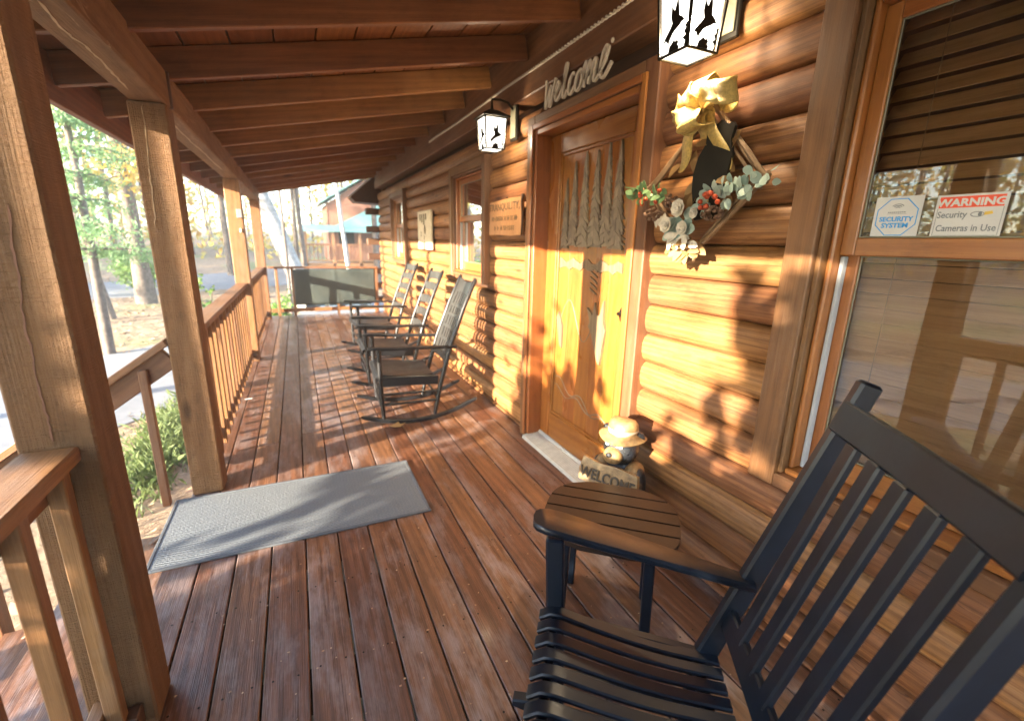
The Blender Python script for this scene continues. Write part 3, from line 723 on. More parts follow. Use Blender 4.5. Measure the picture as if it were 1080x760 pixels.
def lantern(name, loc, label):
    e = empty(name, (0, 0, 0), label, 'lantern', 'lit bird lanterns on the log wall')
    w0, w1, zt, zb = .080, .066, .0, -.202    # half widths top/bottom, local origin at top centre
    b = MB(); b.box((.165, -.055, -.125), (.182, .055, .125), 2, .004); b.build('back_plate', 'iron', e)
    b = MB(); b.box((.158, -.042, -.105), (.1645, .042, .105), 2, .002); b.build('plate_face', 'brass', e)
    b = MB(); b.tube([(.16, 0, .075), (.12, 0, .115), (.06, 0, .125), (.0, 0, .12), (0, 0, .085)], .008, 8); b.build('arm', 'iron', e, 60)
    b = MB(); b.tube([(0, 0, .09), (0, 0, .045)], [.006, .014], 8)
    q = .098; rings = [[(-q, -q, 0), (q, -q, 0), (q, q, 0), (-q, q, 0)], [(-q, -q, .008), (q, -q, .008), (q, q, .008), (-q, q, .008)], [(-.03, -.03, .05), (.03, -.03, .05), (.03, .03, .05), (-.03, .03, .05)]]
    b.loft([[Vector(p) for p in r_] for r_ in rings]); b.build('cap', 'iron', e)
    b = MB()
    for sx in (-1, 1):
        for sy_ in (-1, 1): b.beam((sx*w0, sy_*w0, 0), (sx*w1, sy_*w1, zb), .009, .009, up=(1, 0, 0), ch=.001)
    for (z, w) in ((-.004, w0), (zb+.004, w1)):
        for s in (-1, 1):
            b.beam((-w, s*w, z), (w, s*w, z), .008, .009); b.beam((s*w, -w, z), (s*w, w, z), .008, .009)
    b.build('frame', 'iron', e)
    def P(face, u, t):  # face: 0=-x 1=-y 2=+x 3=+y ; u -1..1, t 0 bottom..1 top
        w = (w1+(w0-w1)*t)-.004; z = zb+(zt-zb)*t
        return [(-w, -u*w, z), (u*w, -w, z), (w, u*w, z), (-u*w, w, z)][face]
    for fc in range(4):
        b = MB(); v = [P(fc, -.93, .03), P(fc, .93, .03), P(fc, .93, .97), P(fc, -.93, .97)]
        nn = Vector([(-1, 0, 0), (0, -1, 0), (1, 0, 0), (0, 1, 0)][fc])*.002
        v2 = [Vector(p)-nn for p in v]
        b.add([Vector(p) for p in v]+v2, [(0, 1, 2, 3), (7, 6, 5, 4), (0, 4, 5, 1), (1, 5, 6, 2), (2, 6, 7, 3), (3, 7, 4, 0)])
        pane = b.build('glass_pane', 'lampglass', e)
        if fc in (0, 1, 3):
            b = MB()
            bird = [(-.18, .77), (-.14, .68), (.0, .63), (.18, .80), (.27, .66), (.32, .53), (.53, .49), (.70, .43), (.50, .42), (.39, .39), (.10, .35), (-.10, .31), (-.28, .24), (-.36, .20), (-.28, .11), (-.42, .19), (-.60, .245), (-.88, .17), (-.66, .28), (-.32, .385), (-.14, .46), (-.24, .56)]
            bush = [(-.40, .035), (-.30, .13), (-.16, .16), (.0, .20), (.14, .17), (.24, .19), (.36, .15), (.30, .11), (.42, .08), (.36, .035)]
            edge = [(.78, .035), (.86, .12), (.66, .17), (.84, .21), (.70, .26), (.84, .30), (.78, .35), (.93, .38), (.93, .035)]
            for poly in (bird, bush, edge):
                k = len(poly); A = [Vector(P(fc, u*.98, t))+nn*1.2 for u, t in poly]; B_ = [p+nn*.5 for p in A]
                b.add(A+B_, [tuple(range(k)), tuple(reversed(range(k, 2*k)))]+[(i, i+k, (i+1) % k+k, (i+1) % k) for i in range(k)])
            b.build('bird_cutout', 'iron', pane)
    e.location = loc
    li = bpy.data.lights.new('lantern_bulb', 'POINT'); li.energy = 26; li.color = (1, .78, .50); li.shadow_soft_size = .03
    lo = bpy.data.objects.new('lantern_bulb', li); C.objects.link(lo); lo.location = (0, 0, -.11); lo.parent = e
    b = MB(); b.ell((0, 0, -.11), (.024, .024, .034)); bl = b.build('bulb', plain('bulb_glow', (1, .9, .7), .3, emit=14), None, 60); bl.parent = e
    return e
lantern('wall_lantern', (1.305, 1.40, 2.262), 'larger looking near lantern with bird cut-outs above the wreath, lit')
lantern('wall_lantern', (1.300, 3.20, 2.237), 'further lit lantern with bird cut-outs, left of the door above the carved sign')

# carved sign (board with curled edge) left of the door
e = empty('carved_sign', (1.45, 3.3, 1.6), 'orange brown routed wooden sign with three lines of writing between window and door', 'sign')
b = MB(); ol = [(-.30, -.13), (-.1, -.125), (.12, -.135), (.285, -.128), (.30, -.05), (.285, .03), (.305, .128), (.1, .132), (-.1, .125), (-.295, .118), (-.285, .02), (-.30, -.06)]
b.prism(ol, (1.468, 3.29, 1.60), WX, WY, .022); b.build('board', 'sign', e)
text('lettering', 'TRANQUILITY,', .074, (1.4455, 3.305, 1.652), WX, WY, 'ink', e, .001, sx=1.15)
b = MB(); rs = random.Random(9)
for (zc, wd, y0) in ((1.575, .48, 3.535), (1.505, .36, 3.475)):   # weathered, unreadable lines: strokes only
    y = y0
    while y > y0-wd:
        hgt = .034; kx = rs.random()
        b.box((1.4440, y-.006, zc), (1.4462, y, zc+hgt), 2, .0005)
        if kx < .6: b.box((1.4440, y-.024, zc+rs.choice((0, hgt*.45, hgt*.82))), (1.4462, y-.006, zc+rs.choice((.005, .02, hgt))), 1, .0005) if False else b.box((1.4440, y-.022, zc+hgt*.42), (1.4462, y-.006, zc+hgt*.6), 1, .0005)
        if kx > .3: b.box((1.4440, y-.028, zc), (1.4462, y-.022, zc+hgt), 2, .0005)
        y -= rs.choice((.036, .04, .058))
b.build('lettering', 'ink', e)
b = MB(); b.tube([(1.45, 2.985, 1.74), (1.435, 2.975, 1.69), (1.44, 2.965, 1.60), (1.44, 2.972, 1.52), (1.45, 3.0, 1.472)], [.012, .008, .009, .008, .006], 8); b.build('bark_edge', 'dark_timber', e, 60)
b = MB(); b.tube([(1.47, 3.29, 1.735), (1.462, 3.29, 1.745)], .006); b.build('nail', 'iron', e)

# pale plaque further along
e = empty('picture_board', (1.45, 5.75, 1.5), 'tall pale board with dark stencilled marks between the two far windows', 'sign')
b = MB(); b.box((1.45, 5.42, 1.31), (1.475, 6.06, 1.765), 2, .004); b.build('board', 'cream', e)
M['stencil'] = plain('stencil_brown', (.14, .11, .06), .7)
for (a, c, w, h_) in ((5.95, 1.65, .05, .08), (5.86, 1.63, .045, .10), (5.77, 1.60, .05, .13), (5.68, 1.66, .06, .07), (5.90, 1.50, .035, .022), (5.90, 1.465, .035, .022), (5.74, 1.42, .02, .06), (5.88, 1.385, .05, .016), (5.76, 1.385, .06, .022)):
    b = MB(); b.box((1.4475, a-w, c), (1.4495, a+.0, c+h_), 2, .0005); b.build('stencil_mark', 'stencil', e)
b = MB(); b.ell((1.449, 5.70, 1.545), (.003, .045, .055)); b.build('stencil_mark', 'stencil', e)

# ---------------- wreath
WZ, WYc = 1.66, 1.385
e = empty('wreath', (1.42, WYc, WZ), 'diamond twig wreath with gold bow, black bear and eucalyptus, right of the door', 'wreath')
rw = random.Random(21)
A_, Lp, Rp, Bp = (1.365, 1.905), (1.665, 1.655), (1.125, 1.64), (1.395, 1.385)
b = MB()
for P0, P1 in ((A_, Lp), (A_, Rp), (Lp, Bp), (Rp, Bp)):
    for k in range(4):
        o1 = [rw.uniform(-.014, .014) for _ in range(4)]; dx_ = (P1[0]-P0[0])*.06; dz_ = (P1[1]-P0[1])*.06
        pts = []
        for i in range(7):
            t = i/6; pts.append((1.425+rw.uniform(-.006, .006), P0[0]-dx_+(P1[0]-P0[0]+2*dx_)*t+o1[0]+rw.uniform(-.003, .003), P0[1]-dz_+(P1[1]-P0[1]+2*dz_)*t+o1[1]))
        b.tube(pts, rw.uniform(.005, .0085), 6)
b.build('twig_frame', 'twig', e, 60)
b = MB()  # bow
def loop(b, c, d, ln, wd, up=(0, 0, 1), tw=0):
    c = Vector(c); d = Vector(d).normalized(); o = Vector((-1, 0, 0)); s = d.cross(o).normalized(); rings = []
    n = 18
    for i in range(n+1):
        a = 2*PI*i/n-PI; rr_ = (1+math.cos(a))/2
        p = c+d*ln*rr_+o*(.045*math.sin(a)+.01)+s*(.008*math.sin(3*a)); hw = wd*(.3+.7*math.sin(rr_*PI/2))
        rings.append([p-s*hw+o*.004*math.sin(a*2), p-s*hw*.3+o*.006, p+s*hw*.3-o*.004, p+s*hw])
    for R_ in (rings,):
        k = len(R_[0]); vs = [q for r_ in R_ for q in r_]; fs = [(i*k+j, i*k+j+1, (i+1)*k+j+1, (i+1)*k+j) for i in range(n) for j in range(k-1)]
        b.add(vs, fs)
bc = (1.40, 1.375, 1.905)
loop(b, bc, (0, .1, 1), .10, .046); loop(b, bc, (0, 1, .15), .135, .048); loop(b, bc, (0, -1, .25), .13, .044); loop(b, bc, (-.5, .75, -.5), .10, .045); loop(b, bc, (-.6, -.1, -.8), .10, .05); loop(b, bc, (-.3, -.8, .4), .09, .04); loop(b, bc, (-.3, .7, .6), .09, .04)
for dy_, ln in ((.12, .20), (-.11, .22), (.02, .10)):
    rings = []
    for i in range(12):
        t = i/11; p = Vector((1.405-.012*math.sin(t*5), 1.375+dy_*t**.7+.012*math.sin(t*6), 1.90-ln*t)); w = .018+.012*math.sin(t*3)
        rings.append((p+Vector((.004, w, 0)), p-Vector((.004, w, 0))))
    b.add([q for r_ in rings for q in r_], [(2*i, 2*i+1, 2*i+3, 2*i+2) for i in range(11)])
bo = b.build('bow', 'gold', e, 80); sb = bo.modifiers.new('sub', 'SUBSURF'); sb.levels = sb.render_levels = 1; so = bo.modifiers.new('t', 'SOLIDIFY'); so.thickness = .0015
b = MB()  # flat black bear plate
br = [(-.045, -.16), (-.03, -.17), (-.005, -.165), (0, -.12), (.02, -.165), (.055, -.17), (.06, -.15), (.055, -.08), (.075, -.02), (.078, .05), (.06, .10), (.065, .14), (.052, .155), (.035, .15), (.0, .17), (-.03, .15), (-.045, .155), (-.055, .135), (-.05, .10), (-.075, .06), (-.085, 0), (-.075, -.06), (-.06, -.10)]
b.prism(br, (1.418, 1.325, 1.685), (0, -1, 0), (0, -.12, 1), .014); b.build('bear_plate', 'iron', e, 30)
b = MB(); b.prism([(-.03, -.02), (.03, -.02), (.005, .035)], (1.4035, 1.345, 1.60), WX, WY, .003); b.build('lantern_mark', 'gold', e)
def leaf_blob(b, c, ln, wd, d, nrm):
    c = Vector(c); d = Vector(d).normalized(); s = d.cross(Vector(nrm)).normalized(); n = s.cross(d)
    pr = [(0, 0), (.25, .8), (.55, 1), (.85, .6), (1, 0), (.85, -.6), (.55, -1), (.25, -.8)]
    V_ = [c+d*ln*t+s*wd*u+n*(.15*ln*math.sin(t*PI)-.12*abs(u)*wd) for t, u in pr]
    b.add(V_+[p-n*.001 for p in V_], [tuple(range(8)), tuple(reversed(range(8, 16)))]+[(i, i+8, (i+1) % 8+8, (i+1) % 8) for i in range(8)])
b = MB()
for i in range(46):   # right eucalyptus (toward -y)
    t = i/46; y = 1.33-.26*t+rw.uniform(-.03, .03); z = 1.585+.055*t+rw.uniform(-.035, .035)
    leaf_blob(b, (1.385+rw.uniform(-.03, .02), y, z), rw.uniform(.03, .048), rw.uniform(.011, .019), (rw.uniform(-.4, 0), rw.uniform(-1, .4), rw.uniform(-.8, 1)), (-1, rw.uniform(-.5, .5), rw.uniform(-.3, .6)))
for i in range(14): leaf_blob(b, (1.375, 1.40+rw.uniform(-.06, .05), 1.50+rw.uniform(-.045, .04)), .055, .022, (rw.uniform(-.4, 0), rw.uniform(-1, 1), rw.uniform(-1, .4)), (-1, rw.uniform(-.5, .5), .2))
b.build('eucalyptus', 'euc', e, 40)
b = MB()
for i in range(40):
    t = i/40; y = 1.50+.24*t+rw.uniform(-.02, .02); z = 1.60+.045*t+rw.uniform(-.03, .03)
    leaf_blob(b, (1.385+rw.uniform(-.03, .02), y, z), rw.uniform(.03, .05), rw.uniform(.008, .014), (rw.uniform(-.4, 0), rw.uniform(-.3, 1), rw.uniform(-.6, 1)), (-1, rw.uniform(-.5, .5), rw.uniform(-.3, .6)))
b.tube([(1.40, 1.48, 1.57), (1.38, 1.62, 1.64), (1.37, 1.77, 1.67)], .003, 5)
b.build('green_sprig', 'green_leaf', e, 40)
b = MB()
for c, q in (((1.352, 1.400, 1.560), 1.0), ((1.345, 1.452, 1.500), .9), ((1.36, 1.380, 1.487), .8), ((1.362, 1.335, 1.540), .6)):
    for ly, (nn_, ln, wd, out) in enumerate(((8, .040, .021, .55), (7, .032, .018, .95), (5, .020, .013, 1.8))):
        for k in range(nn_):
            a = 2*PI*(k+.5*ly)/nn_+rw.uniform(-.15, .15); leaf_blob(b, (c[0]-.004*ly, c[1], c[2]), ln*q, wd*q, (-out, math.cos(a), math.sin(a)), (-1, .01, .02))
    b.ell((c[0]-.014*q, c[1], c[2]), (.010*q,)*3, None, 8, 6)
b.build('cream_bloom', 'flower', e, 60)
b = MB()
for k in range(9): leaf_blob(b, (1.365, 1.42+rw.uniform(-.06, .06), 1.455+rw.uniform(-.03, .03)), .06, .016, (rw.uniform(-.5, 0), rw.uniform(-1, 1), rw.uniform(-1, .1)), (-1, 0, .3))
for k in range(8): leaf_blob(b, (1.37, 1.52+rw.uniform(-.02, .02), 1.55), .06, .013, (rw.uniform(-.3, 0), rw.uniform(-.6, 1), -1), (-1, 0, .3))
b.build('cream_petal', 'flower', e, 50)
for i in range(22):
    u = rw.random(); y, z = ((1.27+rw.uniform(-.05, .05), 1.575+rw.uniform(-.02, .03)) if u < .5 else (1.60+rw.uniform(-.07, .06), 1.60+rw.uniform(-.03, .05)))
    b = MB(); b.ell((1.362+rw.uniform(-.015, .01), y, z), (.0095,)*3, None, 8, 6); b.build('berry', 'berry', e, 60)
for c, ax_ in (((1.37, 1.565, 1.545), .06), ((1.37, 1.475, 1.59), .035), ((1.37, 1.265, 1.535), .04)):
    b = MB()
    for k in range(46):
        t = rw.random(); a = rw.uniform(0, 2*PI); r_ = .024*math.sin(PI*(.1+.85*t)); b.ell((c[0]-r_*math.cos(a), c[1]+ax_*(t-.5)*2, c[2]+r_*math.sin(a)), (.007, .009, .006), None, 6, 4)
    b.build('pine_cone', 'cone', e, 60)
b = MB()
for i in range(12): leaf_blob(b, (1.43, 1.37+rw.uniform(-.16, .16), 1.68+rw.uniform(-.10, .14)), rw.uniform(.06, .12), rw.uniform(.014, .026), (rw.uniform(-.2, 0), rw.uniform(-1, 1), rw.uniform(-1, .5)), (-1, rw.uniform(-.4, .4), .2))
b.build('dried_leaf', 'tan_leaf', e, 40); b = MB()
for i in range(22): leaf_blob(b, (1.39, 1.39+rw.uniform(-.04, .04), 1.435+rw.uniform(-.025, .02)), rw.uniform(.05, .09), .018, (rw.uniform(-.4, 0), rw.uniform(-1, 1), -rw.random()), (-1, 0, .3))
b.build('dried_leaf', 'tan_leaf', e, 40)

# ---------------- window stickers (on the inside face of the glass the photo shows them flat on the pane)
GX = 1.5322
def sticker_flat(b, y0, z0, y1, z1, d=0): b.box((GX-.0012-d, min(y0, y1), z0), (GX-.0004-d, max(y0, y1), z1), 2, .0001)
e = empty('window_sticker', (GX, .765, 1.51), 'square white sticker with blue octagon reading security system, on the near window', 'sticker')
b = MB(); b.box((GX-.001, .708, 1.458), (GX-.0002, .822, 1.566), 2, .0001); b.build('sheet', 'white', e)
oc = []
for k in range(8):
    a = PI/8+k*PI/4; oc.append((math.cos(a), math.sin(a)))
b = MB(); ro_, ri_ = .0535, .0510; cy, cz = .765, 1.511
for k in range(8):
    p, q = oc[k], oc[(k+1) % 8]
    quad = [(p[0]*ri_, p[1]*ri_), (q[0]*ri_, q[1]*ri_), (q[0]*ro_, q[1]*ro_), (p[0]*ro_, p[1]*ro_)]
    A = [Vector((GX-.0016, cy-u, cz+v)) for u, v in quad]; b.add(A+[p_+Vector((.0005, 0, 0)) for p_ in A], [(0, 1, 2, 3), (7, 6, 5, 4), (0, 4, 5, 1), (1, 5, 6, 2), (2, 6, 7, 3), (3, 7, 4, 0)])
b.build('octagon', 'stblue', e)
text('lettering', 'SECURITY', .0175, (GX-.0014, .765, 1.500), WX, WY, 'stblue', e, .0002, bold=.0006, sx=1.05)
text('lettering', 'SYSTEM', .0175, (GX-.0014, .765, 1.483), WX, WY, 'stblue', e, .0002, bold=.0006, sx=1.1)
b = MB()
for r_ in (.007, .012, .017):
    P_ = [Vector((GX-.0015, cy-math.sin(t)*r_, 1.532+math.cos(t)*r_*.8)) for t in [(-.9+1.8*i/8) for i in range(9)]]; b.tube(P_, .0009, 4)
b.box((GX-.0017, .742, 1.5195), (GX-.0011, .788, 1.5203), 1, .0001)
for i in range(9): b.box((GX-.0017, .745+i*.0048, 1.5225), (GX-.0011, .748+i*.0048, 1.5255), 1, .0001)
b.build('emblem', 'stgrey', e)
e = empty('window_sticker', (GX, .61, 1.51), 'white sticker with red WARNING band about security cameras, on the near window', 'sticker')
b = MB(); b.box((GX-.001, .541, 1.456), (GX-.0002, .679, 1.561), 2, .0001); b.build('sheet', 'white', e)
b = MB(); b.box((GX-.0016, .547, 1.529), (GX-.0011, .673, 1.556), 2, .0001); b.build('red_band', 'stred', e)
text('lettering', 'WARNING', .0245, (GX-.0018, .610, 1.5335), WX, WY, 'white', e, .0002, bold=.0009, sx=1.12)
text('lettering', 'Security', .0225, (GX-.0014, .642, 1.505), WX, WY, 'stgrey', e, .0002, bold=.0003, sx=.82)
text('lettering', 'Cameras in Use', .0225, (GX-.0014, .610, 1.472), WX, WY, 'stgrey', e, .0002, bold=.0003, sx=.82)
b = MB()
for lo, hi in (((.546, 1.461), (.674, 1.4620)), ((.546, 1.461), (.547, 1.528)), ((.673, 1.461), (.674, 1.528))): b.box((GX-.0016, lo[0], lo[1]), (GX-.0011, hi[0], hi[1]), 2, .0001)
for t in range(12):
    a0, a1 = 2*PI*t/12, 2*PI*(t+1)/12; b.tube([(GX-.0015, .592+.0085*math.cos(a0)*1.5, 1.512+.006*math.sin(a0)), (GX-.0015, .592+.0085*math.cos(a1)*1.5, 1.512+.006*math.sin(a1))], .0007, 4)
b.ell((GX-.0015, .587, 1.512), (.0004, .004, .005), None, 8, 6); b.build('camera_icon', 'stgrey', e)
b = MB(); b.prism([(0, -.004), (.016, -.001), (.014, .006), (.0, .004)], (GX-.0016, .579, 1.513), WX, WY, .0004); b.build('camera_body', 'styellow', e)

# ================================================================ BEAR STATUE
e = empty('bear_statue', (0, 0, 0), 'small painted bear figurine in a tan hat holding a WELCOME board, standing beside the door', 'statue')
# local: faces -Y, x to its right side as seen by viewer
def bsph(bb, c, r): bb.ell(c, r, None, 20, 12)
b = MB(); bsph(b, (0, 0, .17), (.105, .095, .15)); bsph(b, (0, -.005, .30), (.085, .078, .10)); bsph(b, (0, -.02, .435), (.078, .075, .072))
for s in (-1, 1): bsph(b, (s*.060, -.045, .05), (.05, .075, .05)); bsph(b, (s*.098, -.03, .29), (.034, .045, .085)); bsph(b, (s*.120, -.085, .30), (.030, .040, .030)); bsph(b, (s*.078, -.005, .492), (.026, .016, .028))
body = b.build('body', 'bear', e, 60)
rm = body.modifiers.new('rm', 'REMESH'); rm.mode = 'VOXEL'; rm.voxel_size = .008; rm.use_smooth_shade = True
smo = body.modifiers.new('s', 'SMOOTH'); smo.iterations = 4
b = MB(); bsph(b, (-.0, -.088, .418), (.044, .042, .036)); b.build('muzzle', 'bear_tan', e, 60)
b = MB(); bsph(b, (0, -.128, .432), (.014, .009, .010)); b.build('nose', 'bear', e, 60)
b = MB()
for s in (-1, 1): bsph(b, (s*.032, -.086, .463), (.010, .007, .010))
b.build('eye', 'white', e, 60)
b = MB(); n = 24; rings = []
for (r_, z) in ((.06, .492), (.098, .474), (.102, .480), (.086, .492), (.066, .500), (.062, .536), (.050, .552), (.03, .556), (.004, .555)):
    rings.append([Vector((r_*math.cos(2*PI*i/n)*1.04, r_*math.sin(2*PI*i/n)*.95-.012-(.02 if z < .47 else 0)*math.sin(2*PI*i/n)*-1, z+.008*math.cos(4*PI*i/n)*(r_/.12))) for i in range(n)])
b.loft(rings); b.build('hat', 'bear_tan', e, 50)
b = MB(); b.loft([[Vector((.0675*math.cos(2*PI*i/n), .0625*math.sin(2*PI*i/n)-.012, z)) for i in range(n)] for z in (.503, .520)], False); b.build('hat_band', 'cream', e, 50)
b = MB()
for s in (-1, 1): bsph(b, (s*.072, -.02, .335), (.042, .062, .05))
b.build('shirt', 'bear_tan', e, 60)
b = MB(); ol = [(-.135, -.045), (-.06, -.055), (.05, -.05), (.13, -.056), (.142, -.01), (.132, .045), (.03, .052), (-.05, .045), (-.13, .055), (-.142, .0)]
b.prism(ol, (0, -.105, .325), (1, 0, 0), (0, .30, 1), .024); b.build('welcome_board', 'bear_tan', e, 20)
text('lettering', 'WELCOME', .062, (0, -.1405, .306), (1, 0, 0), (0, .30, 1), 'ink', e, .002, bold=.001, sx=.88)
e.location = (1.345, 1.60, 0); e.rotation_euler = (0, 0, math.radians(-66)); e.scale = (1.07, 1.07, 1.13)

# ================================================================ ROCKING CHAIRS
def frame_ang(fx, fy): return math.atan2(fy, fx)
def rocker_pts(x0, x1, zlow, R=1.25, xc=0, n=14):
    return [(x0+(x1-x0)*i/n, R-math.sqrt(R*R-(x0+(x1-x0)*i/n-xc)**2)+zlow) for i in range(n+1)]
def build_rocker(e, mat, y, pts, w=.026, h=.042):
    b = MB(); rings = []; gr = []
    for i, (x, z) in enumerate(pts):
        hh = h*(.55 if i in (0, len(pts)-1) else 1); c = .004
        rings.append([Vector((x, y-w/2, z+c)), Vector((x, y-w/2, z+hh-c)), Vector((x, y-w/2+c, z+hh)), Vector((x, y+w/2-c, z+hh)), Vector((x, y+w/2, z+hh-c)), Vector((x, y+w/2, z+c)), Vector((x, y+w/2-c, z)), Vector((x, y-w/2+c, z))])
    b.loft(rings); b.build('rocker', mat, e, 40)
# --- near chair with slatted seat
def slat_chair():
    e = empty('rocking_chair', (0, 0, 0), 'large black slatted rocking chair in the right foreground, cut by the frame', 'rocking chair', 'black porch rocking chairs')
    mt = 'black'
    for s in (-1, 1): build_rocker(e, mt, s*.245, rocker_pts(-.47, .335, .0, 1.15, -.02), .032, .045)
    for s in (-1, 1):
        b = MB(); b.beam((.205, s*.245, .052), (.235, s*.272, .628), .05, .032, up=(0, 1, 0), ch=.006); b.build('leg', mt, e, 40)
    PB = Vector((-.125, 0, .06)); PT = Vector((-.452, 0, 1.135))
    def bp(z): t = (z-.38)/(1.135-.38); return -.185+(-.235)*t  # x of the back post line
    for s in (-1, 1):
        b = MB(); b.beam((-.155, s*.236, .055), (bp(.36), s*.230, .36), .03, .045, up=(1, 0, 0), ch=.006, w1=.032, h1=.052)
        b.beam((bp(.361), s*.230, .361), (bp(1.145), s*.222, 1.145), .030, .056, up=(1, 0, .3), ch=.006, h1=.046); b.build('back_post', mt, e, 40)
    # seat: 10 slats running front to back, rolled front edge
    b = MB(); n = 12
    for i in range(n):
        u = (i-(n-1)/2)/((n-1)/2); y0 = u*.238; y1 = u*.205; pts = []
        for k in range(17):
            t = k/16; x = .262-.47*t; y = y0+(y1-y0)*t
            z = .427-.05*math.sin(min(t, .8)/.8*PI/2)**1.2+.0*t - (.030*max(0, (.10-t)/.10)**1.6)
            pts.append((x, y, z))
        rings = []
        for k, p in enumerate(pts):
            hw = .0168-(.0168-.0146)*k/16; th = .014; c = .0035
            a = Vector(p); d = Vector(pts[min(k+1, 16)])-Vector(pts[max(k-1, 0)]); d.normalize(); nn = Vector((-d.z, 0, d.x)); nn = nn if nn.z > 0 else -nn; s_ = Vector((0, 1, 0))
            rings.append([a+s_*x_+nn*z_ for x_, z_ in ((-hw, -th/2+c), (-hw, th/2-c), (-hw+c, th/2), (hw-c, th/2), (hw, th/2-c), (hw, -th/2+c), (hw-c, -th/2), (-hw+c, -th/2))])
        b.loft(rings)
    b.build('seat_slats', mt, e, 40)
    b = MB(); b.beam((.225, -.235, .375), (.225, .235, .375), .024, .045); b.beam((-.16, -.215, .345), (-.16, .215, .345), .024, .05)
    for s in (-1, 1): b.beam((.235, s*.252, .378), (-.18, s*.225, .352), .026, .055)
    b.build('seat_frame', mt, e, 40)
    # arms
    for s in (-1, 1):
        b = MB(); rings = []
        prof = [(.30, .006), (.297, .026), (.286, .040), (.262, .048), (.22, .049), (.14, .046), (.04, .040), (-.08, .032), (-.20, .025), (-.262, .021)]
        for x, hw in prof:
            t = (.30-x)/.562; yc = s*(.292-.078*max(0, t-.1)/.9); z = .664-.050*t; th = .022; c = .005; hw_ = max(hw, .006)
            ri = [(-hw_, -th/2+c), (-hw_, th/2-c), (-hw_+min(c, hw_*.5), th/2), (hw_-min(c, hw_*.5), th/2), (hw_, th/2-c), (hw_, -th/2+c), (hw_-min(c, hw_*.5), -th/2), (-hw_+min(c, hw_*.5), -th/2)]
            rings.append([Vector((x, yc+yy, z+zz)) for yy, zz in ri])
        b.loft(rings); b.build('arm', mt, e, 45)
    # top rail, lower rail, slats
    b = MB(); up = Vector((bp(1.1)-bp(1.0), 0, .1)).normalized()
    def rail(zc, hh, bow, th=.02, hwid=.222, off=.0):
        b = MB(); rings = []; n = 10; f_ = Vector((up.z, 0, -up.x))
        for i in range(n+1):
            u = -1+2*i/n; c = Vector((bp(zc), u*hwid, zc))+f_*(off-bow*(1-u*u)); H = hh/2; T_ = th/2; k = .004
            rings.append([c+up*z_+f_*x_ for x_, z_ in ((-T_, -H+k), (-T_, H-k), (-T_+k, H), (T_-k, H), (T_, H-k), (T_, -H+k), (T_-k, -H), (-T_+k, -H))])
        b.loft(rings); return b
    rail(1.060, .072, .012, .022, .2205, .018).build('top_rail', mt, e, 40)
    rail(.50, .062, .002, .02, .216, .0).build('lower_rail', mt, e, 40)
    f_ = Vector((up.z, 0, -up.x))
    for i in range(5):
        y = (-2+i)*.0735; b = MB(); b.beam(Vector((bp(.51), y*.97, .51))+f_*.002, Vector((bp(1.01), y, 1.03))+f_*(.006), .036, .018, up=f_, ch=.004); b.build('back_slat', mt, e, 30)
    b = MB(); b.beam((.21, -.245, .17), (.21, .245, .17), .03, .03); b.build('stretcher', mt, e, 40)
    b = MB()
    for s in (-1, 1): b.beam((.20, s*.247, .19), (-.16, s*.237, .19), .022, .03)
    b.build('stretcher', mt, e, 40)
    return e
c0 = slat_chair(); c0.location = (.609, .571, 0); c0.rotation_euler = (0, 0, math.radians(144.8)); c0.scale = (1, 1.09, 1)

